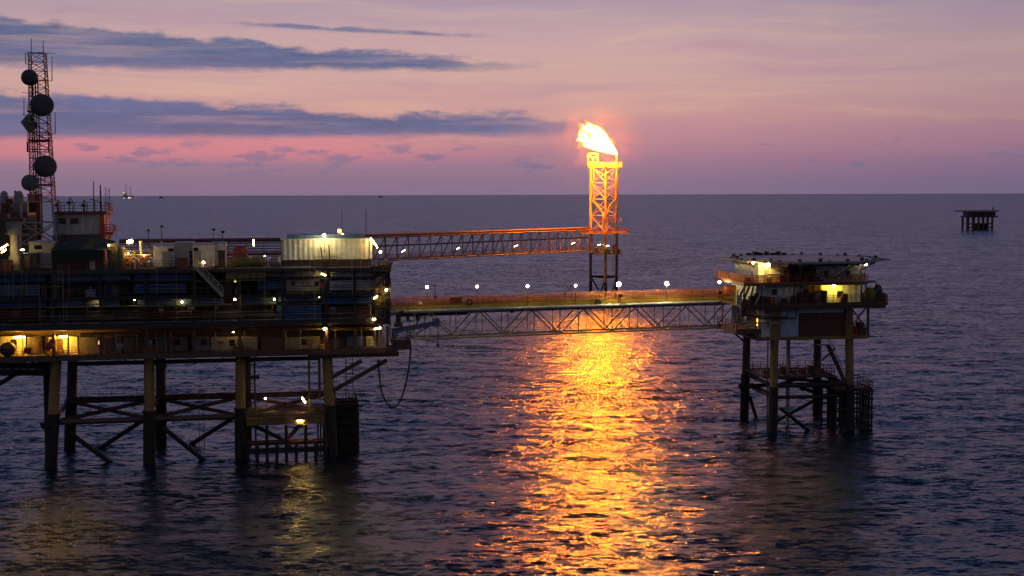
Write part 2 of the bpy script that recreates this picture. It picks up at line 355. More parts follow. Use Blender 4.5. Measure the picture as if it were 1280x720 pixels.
# ------------------------------------------------------------------ flare
FY = 405.0
def flame():
    root = thing('gas_flame', 'bright yellow gas flame blowing sideways off the flare tower tip', 'flame', at(771, 193, FY))
    o0 = root.location
    st_ = [(771.2,192.8,.7),(767.5,190,2.6),(762,185.5,5.2),(756,181,7.8),(749,176.2,10.2),(742,171.8,11.6),(736,169,11),(731,168,8.2),(727,168.5,4.6),(724.5,170,1.0)]
    mb = MB(); n = 26; rng = random.Random(3); rings = []
    pts = [at(x, y, FY-(771-x)*.30)-o0 for x, y, r in st_]
    vs = []
    for i, ((x, y, r), p) in enumerate(zip(st_, pts)):
        d = (pts[min(i+1, len(pts)-1)]-pts[max(i-1, 0)]).normalized(); bx = Vector((0,1,0)); by = d.cross(bx).normalized()
        for k in range(n):
            t = 2*math.pi*k/n; j = 1+.06*math.sin(3*t+i*1.3)*min(1, i/4)+rng.uniform(-.05,.05)*min(1, i/4)
            rr = r*1.16/3.95*j; vs.append(p + by*(math.sin(t)*rr) + bx*(math.cos(t)*rr*.8))
    fs = [(i*n+k, i*n+(k+1) % n, (i+1)*n+(k+1) % n, (i+1)*n+k) for i in range(len(st_)-1) for k in range(n)]
    mb.add(vs, fs, True); mb.add(vs, [tuple(range(n))[::-1], tuple(range((len(st_)-1)*n, len(st_)*n))])
    def tongue(m_, pts_, dyy=0):
        ps = [(at(x, y, FY+dyy-(771-x)*.30)-o0, r/3.95) for x, y, r in pts_]
        for (p, r), (q, r2) in zip(ps, ps[1:]): m_.tube(p, q, r, r2, 9, True)
    for tg in ([(742,168,9),(737.5,160,5),(734.6,153.5,.3)],[(747,172,9),(741,162,5),(738,156.5,.3)],[(736,166,7),(730.5,161,3.4),(728.5,156.5,.25)],[(732,172,6),(726,173.6,2.8),(722.2,175,.25)],[(741,177,8),(734,180.5,4),(730.5,182.2,.25)]):
        tongue(mb, tg, rng.uniform(-1.5, 1.5))
    mb.build('flame_core', emit('flame core', (1.0,.205,.0028), FLAME), root)
    m = bpy.data.materials.new('flame fringe'); t, n_, l_ = nt(m)
    out = n_.new('ShaderNodeOutputMaterial'); mx = n_.new('ShaderNodeMixShader'); tr = n_.new('ShaderNodeBsdfTransparent'); em = n_.new('ShaderNodeEmission')
    em.inputs[0].default_value = (1,.30,.03,1); em.inputs[1].default_value = 2.2
    tcn = n_.new('ShaderNodeTexCoord'); ns = n_.new('ShaderNodeTexNoise'); ns.inputs['Scale'].default_value = .55; ns.inputs['Detail'].default_value = 4; l_.new(tcn.outputs['Object'], ns.inputs['Vector'])
    rp = n_.new('ShaderNodeMapRange'); rp.inputs[1].default_value = .42; rp.inputs[2].default_value = .68; rp.inputs[3].default_value = 0; rp.inputs[4].default_value = .75; l_.new(ns.outputs['Fac'], rp.inputs[0])
    l_.new(rp.outputs[0], mx.inputs[0]); l_.new(tr.outputs[0], mx.inputs[1]); l_.new(em.outputs[0], mx.inputs[2]); l_.new(mx.outputs[0], out.inputs[0])
    fb = MB(); vs2 = [Vector(v) for v in vs]
    out_ = []
    for i, p in enumerate(pts):
        g = 1.0 + .22*min(1, i/4)
        out_ += [p + (vs2[i*n+k]-p)*g + Vector((rng.uniform(-.3,.3), 0, rng.uniform(-.3,.3)))*min(1, i/4) for k in range(n)]
    fb.add(out_, fs, True)
    for tg in ([(741,170,9),(735,158,4.5),(731.5,149.5,.3)],[(735,168,8),(727,158,4),(722,152,.3)],[(733,172,7),(724,171,3.2),(717.5,170,.3)],[(735,176,7),(727,180,3.5),(721,184,.3)],[(750,172,7),(745,162,3),(742,155,.3)]): tongue(fb, tg, rng.uniform(-1.5,1.5))
    fb.build('flame_fringe', m, root)
FLAME = 900.0
flame()
def halo():  # scatter volume added round the flame to give it an orange halo
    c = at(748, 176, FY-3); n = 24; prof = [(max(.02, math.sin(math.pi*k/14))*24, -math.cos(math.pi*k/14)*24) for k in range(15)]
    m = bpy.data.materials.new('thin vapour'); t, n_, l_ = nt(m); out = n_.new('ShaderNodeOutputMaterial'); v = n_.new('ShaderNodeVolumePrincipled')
    v.inputs['Color'].default_value = (1,.92,.85,1); v.inputs['Density'].default_value = HALO_DENSITY; v.inputs['Anisotropy'].default_value = 0
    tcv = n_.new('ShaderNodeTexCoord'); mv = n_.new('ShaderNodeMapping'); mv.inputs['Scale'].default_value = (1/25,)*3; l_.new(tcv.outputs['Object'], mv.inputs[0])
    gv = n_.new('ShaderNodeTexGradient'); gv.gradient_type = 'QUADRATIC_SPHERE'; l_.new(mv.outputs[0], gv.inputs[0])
    dv = n_.new('ShaderNodeMath'); dv.operation = 'MULTIPLY'; dv.inputs[1].default_value = HALO_DENSITY*2.2; l_.new(gv.outputs['Fac'], dv.inputs[0]); l_.new(dv.outputs[0], v.inputs['Density'])
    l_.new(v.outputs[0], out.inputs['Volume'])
    o = MB().lathe((0,0,0), prof, 28).build('flare_halo', m, None, kind='stuff', label='added scatter vapour round the flare lit orange by the flame', category='halo'); o.location = c
HALO_DENSITY = .0005
halo()
# ------------------------------------------------------------------ lamps
PF = Frame(66, 582, 10.0)      # the production platform's axes
WF = Frame(967, 540, 8.0)      # the wellhead platform's axes
def lamp(name, label, w, kind='bulkhead', col=WARM, s=60, size=.32, axis=(1,0,0), post=2.0, group=None, mount=(0,.35,0)):
    """a lit lamp at the world point w; its glass is the only thing that gives light"""
    w = Vector(w); size *= .78; s *= 1.4; t = thing(name, label, 'lamp', w, 0, group)
    if kind == 'tube':
        ax = Vector(axis).normalized(); h = size
        g = MB().tube(ax*-h, ax*h, .055, n=10); g.build('lamp_glass', lampmat((col[0], col[1]*.9, col[2]*.55), s), t)
        c = MB().bar(ax*-(h+.06)+Vector((0,.06,.17)), ax*(h+.06)+Vector((0,.06,.17)), .22, .07)
        for e in (-1, 1): c.bar(ax*e*(h+.03)+Vector((0,.04,.12)), ax*e*(h+.03)+Vector((0,0,-.1)), .07, .2)
        c.build('housing', MAT['grey'], t)
        if mount: MB().bar((0,.06,.15), Vector(mount)+Vector((0,.06,.15)), .07).build('bracket', MAT['dark'], t)
    else:
        r = size/2
        g = MB(); g.lathe((0,0,-r), [(.02,0),(r*.7,r*.25),(r,r),(r*.8,r*1.6),(r*.4,r*1.9)], 12); g.build('lamp_glass', lampmat((col[0], col[1]*.9, col[2]*.55), s), t)
        MB().lathe((0,0,r*.9), [(r*.5,0),(r*1.15,.04),(r*.5,.16),(.04,.2)], 12).build('lamp_cap', MAT['grey'], t)
        if mount and kind == 'bulkhead': MB().bar((0,0,r+.06), Vector(mount)+Vector((0,0,r+.06)), .06).build('bracket', MAT['dark'], t)
    if kind in ('post', 'tubepost'):
        MB().tube((0,.12,-post), (0,.12,.12), .04, .03, 8).build('lamp_post', MAT['dark'], t)
    return t
# ------------------------------------------------------------------ production platform
PB = thing('production_platform', 'big dark offshore production platform on yellow legs with several lit decks', 'platform', PF.o, PF.a)
def pm(px, py, v=-2.0): return PF.at(px, py, v)
leg_px = [(71,64), (187,187), (301,301), (408,416)]           # at deck height and at the water
us = []
for v in (0.0, 10.5):
    for i, (pt, pb_) in enumerate(leg_px):
        if v == 0:
            top = pm(pt, 452, 0); bot = pm(pb_, 580-i*2.4, 0); us.append((top.x, bot.x))
        ut, ub = us[i]; k = 0 if v == 0 else .35
        T0, B0 = Vector((ut+k, v, 14.2)), Vector((ub+k, v + (-.6 if v == 0 else .6), -1.0))
        mid = T0.lerp(B0, .53)
        lg = MB().tube(B0, T0, .64, n=16); lg.tube(T0-Vector((0,0,.9)), T0, .85, .95, 16)
        L_ = lg.build('leg', MAT['yellow' if v == 0 else 'brown'], PB)
        MB().tube(B0, mid, .74, n=16).tube(mid, mid+Vector((0,0,.35)), .82, n=16).build('splash_sleeve', MAT['growth'], L_)
US = [u[0] for u in us]; UB = [u[1] for u in us]
def leg_u(i, z): return UB[i]+(US[i]-UB[i])*max(0, min(1, z/13.5))
Z1, Z2 = pm(130, 526, 0).z, pm(130, 508, 5).z            # horizontal framing levels
for z, v in ((Z1, 0), (Z2, 10.5)):
    for i in range(3):
        MB().tube((leg_u(i,z), v, z), (leg_u(i+1,z), v, z), .36, n=12).build('horizontal_brace', MAT['brown'], PB)
for i in range(4):
    MB().tube((leg_u(i,Z1), 0, Z1), (leg_u(i,Z2), 10.5, Z2), .3, n=10).build('cross_brace', MAT['brown'], PB)
for i in range(3):
    a_, b_ = leg_u(i,Z1), leg_u(i+1,Z1)
    MB().tube((a_,.2,Z1+.02), (b_,10.3,Z2-.05), .26, n=10).build('diagonal_brace', MAT['rustpanel'], PB)
    MB().tube((b_,.2,Z1+.04), (a_,10.3,Z2-.02), .24, n=10).build('diagonal_brace', MAT['rustpanel'], PB)
for (x0,y0,x1,y1,v) in ((86,540,140,580,.2),(202,533,252,573,.2),(178,526,130,557,10.3),(292,522,243,553,10.3)):
    p, q = pm(x0,y0,v), pm(x1,y1,v); q = p + (q-p)*1.12
    MB().tube(p, q, .3, n=10).build('diagonal_brace', MAT['growth'], PB)
MB().pipe([pm(66,529,-.6), pm(60,532,-1.0), pm(55,534,-1.4), pm(53,529,-1.6)], .34).build('pipe_stub', MAT['growth'], PB)
# walkway along the horizontal framing
for i in range(3):
    a_, b_ = leg_u(i,Z1)+.9, leg_u(i+1,Z1)-.9
    if i < 2: MB().rail([(a_,9.6,Z2+.45),(b_,9.6,Z2+.45)], 1.1, 1.6, .05).box(a_, b_, 9.4, 10.6, Z2+.38, Z2+.45).build('walkway', MAT['rustpanel'], PB)
# decks : underside beams, cellar deck, main deck, top deck
DU0, DU1 = US[0]-9.5, pm(487, 400).x
DV1 = 17.0
zc = pm(160, 449).z; zc2 = pm(160, 445).z; zl = pm(160, 405).z; zm = pm(160, 372).z; zt = pm(160, 338).z
DUX = pm(514, 440).x
cd_ = MB().box(DU0, DU1+.5, -2, DV1, zc2-.05, zc2+.12)
for v in (-1.9, 1.5, 5, 8.5, 12, 16.5): cd_.box(DU0, DU1+(.6 if v < 12 else 0), v-.13, v+.13, zc-.05, zc2-.05)
for k in range(22): cd_.box(DU0+1+k*2.2-.08, DU0+1+k*2.2+.08, -1.77, 16.3, zc+.1, zc2-.05)
cd_.build('cellar_deck', MAT['brown'], PB)
MB().box(pm(385,447).x, DUX-1.5, -1.4, 2.2, zc-.55, zc-.06).build('deck_girder', MAT['brown'], PB)
MB().box(DU1+.51, DUX, -2.1, 3.2, zc2+.0, zc2+.9).box(DU1+.51, DUX, -2.2, 3.3, zc2+.9, zc2+1.1).build('overhang_deck', MAT['brown'], PB)
md = MB().box(DU0, DU1, -2, DV1, zl-.25, zl)
for v in (-1.9, 3, 9, 16.5): md.box(DU0, DU1, v-.15, v+.15, zl-(.6 if v < 0 else .95), zl-.25)
md.build('main_deck', MAT['dark'], PB)
MB().box(DU0, DU1, -1.8, DV1, zm-.15, zm).box(DU0, DU1, -1.85, -1.6, zm-.28, zm-.15).build('mezzanine_deck', MAT['dark'], PB)
td = MB().box(DU0, DU1, -2, DV1, zt-.2, zt).box(DU0, DU1, -2.08, -1.85, zt-.38, zt-.2)
td.build('top_deck', MAT['deck'], PB)
# inner bulkheads that close the view through each storey
MB().box(DU0, DU1-1, 4.0, 4.15, zc2+.12, zl-.95).build('bulkhead', MAT['brown'], PB)
MB().box(DU0, DU1-1.2, 3.4, 3.55, zl, zm-.15).build('bulkhead', MAT['brown'], PB)
MB().box(DU0, DU1-1.2, 3.4, 3.55, zm, zt-.2).build('bulkhead', MAT['brown'], PB)
for u in (DU0+.1, DU1-1.2):
    MB().box(u, u+.14, 3.6, DV1-.2, zl+.01, zt-.21).build('end_wall', MAT['bluegrey'], PB)
MB().box(DU0, DU1-1.2, DV1-.19, DV1-.05, zl+.01, zt-.21).build('rear_wall', MAT['bluegrey'], PB)
# storey columns
cols = [DU0+.3] + [u for u in US] + [(US[i]+US[i+1])/2 for i in range(3)] + [US[3]+3.6, DU1-.3]
for u in cols:
    MB().box(u-.17, u+.17, -1.95, -1.61, zc2+.12, zl-.96).build('column', MAT['brown'], PB)
    MB().box(u-.15, u+.15, -1.6, -1.3, zl+.01, zm-.16).build('column', MAT['dark'], PB)
    MB().box(u-.15, u+.15, -1.6, -1.3, zm+.01, zt-.21).build('column', MAT['dark'], PB)
# sheeted wind walls of the main storeys (pixel rectangle, plane, material)
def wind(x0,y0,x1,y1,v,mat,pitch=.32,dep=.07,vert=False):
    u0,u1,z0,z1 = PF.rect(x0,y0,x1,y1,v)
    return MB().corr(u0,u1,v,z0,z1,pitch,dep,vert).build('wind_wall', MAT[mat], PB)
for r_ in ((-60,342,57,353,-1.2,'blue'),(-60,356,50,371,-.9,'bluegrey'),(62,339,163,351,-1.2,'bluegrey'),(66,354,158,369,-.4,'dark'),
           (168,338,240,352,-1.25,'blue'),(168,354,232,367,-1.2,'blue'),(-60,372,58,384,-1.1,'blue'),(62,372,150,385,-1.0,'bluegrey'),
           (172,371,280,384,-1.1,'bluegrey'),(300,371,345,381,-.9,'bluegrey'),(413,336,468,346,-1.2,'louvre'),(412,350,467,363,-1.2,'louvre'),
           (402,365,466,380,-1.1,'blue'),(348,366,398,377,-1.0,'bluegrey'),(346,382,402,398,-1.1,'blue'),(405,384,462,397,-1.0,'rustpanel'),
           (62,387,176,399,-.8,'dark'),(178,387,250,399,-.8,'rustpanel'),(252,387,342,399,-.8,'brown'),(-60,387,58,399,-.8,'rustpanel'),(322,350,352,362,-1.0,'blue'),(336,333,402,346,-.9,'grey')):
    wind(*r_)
u0,u1,z0,z1 = PF.rect(358,350,400,363,-1.0)
cw = MB().box(u0,u1,-1.0,.6,z0,z1).build('cabin_wall', MAT['cream'], PB)
for px in (367, 396):
    a_ = PF.rect(px-2.5,352,px+2.5,357,-1.03); MB().box(a_[0],a_[1],-1.06,-1.01,a_[2],a_[3]).build('window', MAT['blackout'], cw)
u0,u1,z0,z1 = PF.rect(358,363.5,400,368,-1.3); MB().box(u0,u1,-1.45,.6,z0,z1).build('cabin_floor', MAT['olive'], PB)
# cellar storey: cream module walls, doors and windows
def mod(x0,y0,x1,y1,v,mat,name='module_wall',d=.5):
    u0,u1,z0,z1 = PF.rect(x0,y0,x1,y1,v); return MB().box(u0,u1,v,v+d,z0,z1).build(name, MAT[mat], PB), (u0,u1,z0,z1)
for x0,x1,mt in ((-40,32,'cream'),(34,52,'dark'),(60,97,'cream'),(99,152,'drab'),(154,205,'drab'),(207,234,'drab'),(240,262,'drab'),(264,322,'grey'),(326,352,'brown'),(356,400,'drab'),(404,430,'brown'),(434,455,'blue'),(458,470,'cream')):
    o, b = mod(x0,421,x1,444,.6,mt)
    for wx in (17,66,125,190,222,255,380,290):
        if x0 < wx < x1:
            a_ = PF.rect(wx-3,425,wx+3,431,.55); lit = wx == 125
            a_ = PF.rect(123,426,127.5,430.5,.55) if lit else a_
            f_ = MB().box(a_[0]-.08,a_[1]+.08,.54,.598,a_[2]-.08,a_[3]+.08).build('window_frame', MAT['dark'], o)
            MB().box(a_[0],a_[1],.50,.538,a_[2],a_[3]).build('window', emit('lit window', (1,.72,.2), 1.4) if lit else MAT['blackout'], o)
    for dx in (45,75,136,170,214,300,388,420):
        if x0 < dx < x1:
            a_ = PF.rect(dx-4,424,dx+4,444,.55); MB().box(a_[0],a_[1],.52,.596,a_[2],a_[3]).build('door', MAT['brown' if mt != 'brown' else 'grey'], o)
# pipe runs and trays along the storeys
rng = random.Random(21)
for (y, v, r, mt, x0, x1) in ((408,-1.1,.16,'grey',-60,470),(411.5,-.9,.2,'dark',-60,480),(414,-1.4,.1,'cream',-20,100),(417.5,-1.3,.13,'brown',100,475),(413,-1.2,.12,'yellow',258,320),(412.5,-1.2,.12,'yellow',412,475),(400.8,-1.7,.12,'yellow',10,350),(369.5,-1.65,.11,'olive',290,470),(384.7,-1.6,.1,'olive',60,290),(353.2,-1.5,.1,'dark',60,470),(455,1.0,.28,'dark',92,400),(453,3,.18,'brown',-60,395),(457.5,4.5,.2,'dark',-60,66)):
    p, q = PF.at(x0,y,v), PF.at(x1,y,v); q.z = p.z
    b = MB().tube(p, q, r, n=8)
    for k in range(int((q.x-p.x)/4)): b.bar((p.x+2+k*4, v, p.z), (p.x+2+k*4, v, p.z+.55), .08)
    b.build('pipe', MAT[mt], PB)
for k in range(26):
    u = rng.uniform(DU0+2, DU1-2); v = rng.uniform(-1.3, 0.2); h0 = rng.choice((zl, zm)); hh = (zm if h0 == zl else zt)-h0-.25
    MB().tube((u,v,h0+.02),(u,v,h0+hh), rng.uniform(.06,.16), n=8).build('riser_pipe', MAT[rng.choice(('yellow','grey','dark','brown','rustpanel','olive'))], PB)
for k in range(18):
    u = rng.uniform(DU0+2, DU1-4); h0 = rng.choice((zl, zm)); w_ = rng.uniform(.5,1.5); hh = rng.uniform(.7,1.7)
    MB().box(u,u+w_,-.75,.2,h0+.01,h0+hh).lathe((u+w_*.5,-.3,h0+hh),[(.25,0),(.25,.25),(.1,.35)],10).build('equipment_skid', MAT[rng.choice(('yellow','grey','dark','brown','blue'))], PB)
for k in range(16):
    u = rng.uniform(DU0+2, DU1-3); MB().tube((u,-1.2,zc2+.13),(u,-1.2,zl-1.0),rng.uniform(.05,.12),n=8).build('riser_pipe', MAT[rng.choice(('brown','grey','yellow'))], PB)
for k in range(14):
    u = rng.uniform(DU0+3, US[3]); b = MB(); zz = rng.uniform(.3,1.1); b.bar((u,rng.uniform(-1.5,3),zc-.05),(u,1,zc-.05-zz),.09); b.build('pipe_hanger', MAT['dark'], PB)
MB().box(pm(201,460).x-.5,pm(201,460).x+.5,-.5,.3,zc-1.45,zc-.75).bar((pm(201,460).x-.4,-.1,zc-.75),(pm(201,460).x-.4,-.1,zc-.05),.08).bar((pm(201,460).x+.4,-.1,zc-.75),(pm(201,460).x+.4,-.1,zc-.05),.08).build('hanging_basket', MAT['dark'], PB)
# railings on each storey edge
for z, m_, x1_ in ((zc2+.12,'brown',DU1+.4),(zm,'dark',DU1-.2),(zl,'dark',DU1-.2)):
    MB().rail([(DU0,-1.97,z),(x1_,-1.97,z)], 1.1, 1.9, .05).build('railing', MAT[m_], PB)
tr_ = MB().rail([(DU0,-1.9,zt),(pm(234,330).x,-1.9,zt)], 1.1, 1.9, .05); tr_.build('railing', MAT['brown'], PB)
MB().rail([(pm(268,330).x,-1.9,zt),(pm(352,330).x,-1.9,zt)], 1.1, 1.9, .05).build('railing', MAT['yellow'], PB)
MB().rail([(pm(462,330).x,-1.9,zt),(DU1,-1.9,zt),(DU1,6,zt)], 1.1, 1.5, .05).build('railing', MAT['yellow'], PB)
MB().rail([(DU1+.5,-2.0,zc2+1.1),(DUX-.1,-2.0,zc2+1.1),(DUX-.1,3.1,zc2+1.1)], 1.0, 1.5, .06).build('railing', MAT['brown'], PB)
# long stair from the top deck down across the sheeting
A_, B_ = pm(243,332,-2.2), pm(279,370,-2.2)
s_ = MB()
for dv in (-.9, -.1): s_.bar(A_+Vector((0,dv,0)), B_+Vector((0,dv,0)), .1, .32)
for k in range(16):
    p = A_.lerp(B_, (k+.5)/16); s_.box(p.x-.13,p.x+.13,-3.05,-2.35,p.z-.03,p.z+.03)
st_o = s_.build('stair', MAT['cream'], PB)
hr = MB()
for dv in (-.95, -.05):
    hr.bar(A_+Vector((0,dv,1.05)), B_+Vector((0,dv,1.05)), .07); hr.bar(A_+Vector((0,dv,.55)), B_+Vector((0,dv,.55)), .05)
    for k in range(7): p = A_.lerp(B_, k/6)+Vector((0,dv,0)); hr.bar(p, p+Vector((0,0,1.05)), .06)
hr.build('handrail', MAT['cream'], st_o)
u0,u1,z0,z1 = PF.rect(243,332.5,264,334.5,-2.2)
MB().box(u0,u1,-3.2,-2.1,z0,z1).rail([(u0+1.2,-3.15,z1),(u1,-3.15,z1),(u1,-2.2,z1)],1.05,.8,.06).build('stair_landing', MAT['cream'], PB)
# scaffold tubes standing before the sheeting
rs = random.Random(77)
for k in range(46):
    u = rs.uniform(DU0+1, DU1-1); lo_ = rs.choice((zl, zm)); hi_ = zt+rs.choice((-.3, .9, 1.2)) if lo_ == zm or rs.random() < .5 else zm-.2
    MB().tube((u,-2.16,lo_+rs.uniform(-.2,.6)),(u+rs.uniform(-.05,.05),-2.16,hi_),.032,n=6).build('scaffold_tube', MAT[rs.choice(('grey','brown','dark','yellow'))], PB)
for k in range(22):
    u = rs.uniform(DU0+1, DU1-10); z = rs.choice((zl,zm))+rs.uniform(.5,2.7); w_ = rs.uniform(3,9)
    MB().tube((u,-2.24,z),(u+w_,-2.24,z+rs.uniform(-.1,.1)),.032,n=6).build('scaffold_ledger', MAT[rs.choice(('grey','brown','dark','yellow'))], PB)
for k in range(12):
    u = rs.uniform(DU0+1, DU1-6); z = rs.choice((zl,zm))+.1; w_ = rs.uniform(2,3.5)
    MB().tube((u,-2.32,z),(u+w_,-2.32,z+2.6),.032,n=6).build('scaffold_brace', MAT[rs.choice(('brown','dark'))], PB)
for k in range(20):
    u = rs.uniform(DU0+1, DU1-3); z = rs.choice((zl,zm,zc2+.1))+rs.uniform(.3,1.6); w_ = rs.uniform(.3,.9)
    MB().box(u,u+w_,-1.7,-1.45,z,z+rs.uniform(.3,.8)).bar((u+w_/2,-1.58,z-.6),(u+w_/2,-1.58,z),.07).build('control_panel', MAT[rs.choice(('grey','olive','red','cream','bluegrey','rustpanel'))], PB)
# right hand end: escape stair tower, pipes and brackets beyond the wall
ue0, ue1 = pm(468,370).x, pm(487,370).x
tw = MB()
for u in (ue0, (ue0+ue1)/2, ue1):
    for v in (-2.3, .6): tw.bar((u,v,zc2+1.1),(u,v,zt+.3),.14)
for z in (zl+1.4, zm+.8, zm-1.8, zt-.5, zl-.6): tw.box(ue0-.2,ue1+.2,-2.45,.75,z-.05,z+.05)
tw.build('stair_tower', MAT['brown'], PB)
for z in (zl+1.4, zm+.8, zm-1.8, zt-.5):
    MB().rail([(ue0,-2.4,z+.05),(ue1+.15,-2.4,z+.05),(ue1+.15,.7,z+.05)],1.05,1.0,.06).build('railing', MAT['yellow'], PB)
for k,(a_,b_) in enumerate(((zl+1.4,zm+.8-1.2),(zm-1.8,zm+.8),(zm+.8,zt-.5))):
    MB().bar((ue0+.2,-2.0,a_),(ue1-.2,-2.0,b_),.12,.3).bar((ue0+.2,-2.0,a_+1),(ue1-.2,-2.0,b_+1),.06).build('stair_flight', MAT['olive'], PB)
for k in range(9):
    u = ue0+.2+k*.22; MB().pipe([(u,-1.0+.15*k,zl-.4),(u,-1.0+.15*k,zt-rng.uniform(.2,2)),(u+.5,-.9+.15*k,zt+rng.uniform(-.5,.8))],.06+.02*(k%3),7).build('riser_pipe', MAT[('yellow','grey','brown')[k%3]], PB)
for k in range(8):
    p = pm(rng.uniform(466,486), rng.uniform(334,345), rng.uniform(-1.5,1)); MB().box(p.x-.4,p.x+.4,p.y-.4,p.y+.4,p.z-.5,p.z+.5).build('junction_box', MAT['dark'], PB)
# overhang struts from the last leg
for (x0,y0,x1,y1) in ((409,475,452,451),(410,492,484,450)):
    MB().bar(pm(x0,y0,-.2), pm(x1,y1,-1.0), .42, .5).build('overhang_strut', MAT['brown'], PB)
# conductors and ladder cages below the decks
for (x, v, r, y1) in ((308,3,.12,585),(318,3,.12,585),(386,.5,.14,525),(399,.8,.18,500)):
    p = pm(x,450,v); MB().tube((p.x,v,zc),(p.x,v,pm(x,y1,v).z if y1 < 570 else -1),r,n=8).build('conductor', MAT['yellow' if x > 380 else 'dark'], PB)
lc = MB(); a_ = pm(309,460,2); b_ = pm(318,460,2)
for k in range(18): z = zc-.4*k; lc.bar((a_.x,2,z),(b_.x,2,z),.05)
for p in (a_,b_): lc.bar((p.x,2,zc),(p.x,2,zc-7.2),.08)
lc.box(a_.x-.4,b_.x+.6,1.5,2.6,zc-3.3,zc-3.0); lc.build('ladder', MAT['dark'], PB)
lc = MB(); a_ = pm(432,455,3); b_ = pm(441,455,3)
for k in range(16): z = zc-.45*k; lc.bar((a_.x,3,z),(b_.x,3,z),.06)
for p in (a_,b_): lc.bar((p.x,3,zc),(p.x,3,zc-7.5),.09)
lc.build('ladder', MAT['brown'], PB)
lc = MB(); a_ = pm(248,500,4); b_ = pm(254.5,500,4)
for k in range(14): z = Z2+1.6-.45*k; lc.bar((a_.x,4,z),(b_.x,4,z),.05)
for p in (a_,b_): lc.bar((p.x,4,Z2+2),(p.x,4,.4),.07)
lc.build('ladder', MAT['dark'], PB)
# lit lower landing between the third and fourth legs
la, lb = leg_u(2,6)+.7, leg_u(3,6)-.6; zz = pm(350,521,-.4).z
ld = MB().box(la,lb,-.9,6.5,zz-.25,zz); ld.box(la,lb,-1.0,-.8,zz-.9,zz-.05).box(la,lb,6.3,6.5,zz-.9,zz-.05); ld.build('boat_landing_deck', MAT['legpaint'], PB)
MB().rail([(la,-.85,zz),(lb,-.85,zz)],1.05,1.3,.05).build('railing', MAT['yellow'], PB)
MB().rail([(la,6.4,zz),(lb,6.4,zz)],1.05,1.3,.05).build('railing', MAT['yellow'], PB)
z2 = pm(350,553,0).z
MB().tube((la-.6,.1,z2),(lb+.6,.1,z2),.33,n=10).build('horizontal_brace', MAT['rustpanel'], PB)
MB().box(la-.2,lb+.2,-1.2,-.6,.75,1.35).build('fender_beam', MAT['dark'], PB)
for k in range(9):
    u = la+.1+(lb-la-.2)*k/8; MB().tube((u,-1.5,-1),(u,-1.5,zz-.9 if k in (2,4,6,8) else 1.8),.22,n=8).build('fender_pile', MAT['growth'], PB)
pk_ = pm(357,551,0); MB().tube((la-.3,.1,zz-.5),pk_,.26,n=10).build('diagonal_brace', MAT['growth'], PB)
MB().tube(pm(379,527,0),pk_,.26,n=10).build('diagonal_brace', MAT['rustpanel'], PB)
MB().bar(pm(357,551,-.3),pm(367,565,-.9),.5,.2).rail([pm(357,551,-.5),pm(367,565,-1.1)],.9,.6,.05).build('landing_stair', MAT['rustpanel'], PB)
for k in range(5):
    u = leg_u(3,4)-1.6+k*.35; MB().tube((u,1.5,-1),(u,1.5,zz+.2),.11,n=8).build('conductor', MAT['dark'], PB)
# caged riser guard to the right of the last leg
g0, g1 = pm(421,560,2.5).x, pm(446,560,2.5).x; zg = pm(433,503,2.5).z
cg = MB()
for k in range(8):
    for v in (1.2, 5.2): u = g0+(g1-g0)*k/7; cg.tube((u,v,-1),(u,v,zg),.17,n=8)
for k in range(1,6):
    for u in (g0,g1): v = 1.2+4*k/6; cg.tube((u,v,-1),(u,v,zg),.17,n=8)
for k in range(6):
    z = .6+(zg-.8)*k/5; cg.box(g0-.2,g1+.2,1.0,1.3,z-.18,z+.18).box(g0-.2,g1+.2,5.1,5.4,z-.18,z+.18).box(g0-.25,g0+.1,1.3,5.1,z-.18,z+.18).box(g1-.1,g1+.25,1.3,5.1,z-.18,z+.18)
cg.build('riser_guard_cage', MAT['growth'], PB)
MB().rail([(g0,1.1,zg),(g1,1.1,zg),(g1,5.3,zg),(g0,5.3,zg)],1.1,1.0,.06).build('railing', MAT['brown'], PB)
for k in range(7): MB().tube((g0+.25+k*.4,3.0+(k%2)*.8,-1),(g0+.25+k*.4,3.0+(k%2)*.8,zg+.2),.3,n=10).build('riser_pipe', MAT['growth'], PB)
# ------------------------------------------------------------------ things standing on the top deck
def on_deck(name, label, cat, px, py, v, group=None):
    """thing based at that pixel on the platform, its own axes turned with the platform; returns it and a function pixel -> its local point"""
    p = PF.at(px, py, v)
    if py >= 320 and name != 'yellow_process_module': p.z = zt
    t = thing(name, label, cat, PF.world(p), PF.a, group)
    def loc(x, y, dv=0.0): return PF.at(x, y, v+dv)-p
    return t, loc
# white corrugated shelter
t, lo = on_deck('equipment_shelter', 'long white corrugated shelter with a blue roof on the top deck', 'shelter', 408, 326, 1.0)
a_, b_ = lo(352,326), lo(463,299); u0, u1, h = a_.x, b_.x, b_.z
wb = a_.z+.1; wl = MB().corr(u0,u1,0,wb,h,.62,.07,True,.08)
wl.box(u0,u0+.1,.09,4.2,wb,h).box(u1-.1,u1,.09,4.2,wb,h).box(u0+.11,u1-.11,4.1,4.2,wb,h); wl.build('wall', MAT['white'], t)
MB().box(u0-.1,u1+.1,-.2,4.4,h,h+.12).build('eave', MAT['white'], t)
MB().prism([(u0+.7,.3),(u1-.9,.3),(u1-.9,3.9),(u0+.7,3.9)], h+.12, h+.62).build('roof', MAT['blue'], t)
sk = MB().box(u0,u1,0,.3,.0,wb-.01).box(u0,u1,3.8,4.1,.0,wb-.01)
for k in range(8): sk.box(u0+.2+k*(u1-u0-.7)/7,u0+.5+k*(u1-u0-.7)/7,.3,3.8,.02,wb-.03)
sk.build('skid_frame', MAT['dark'], t)
for x in (407, 464): MB().box(lo(x,326).x-.12,lo(x,326).x+.12,-.26,-.13,wb,h).build('corner_post', MAT['white'], t)
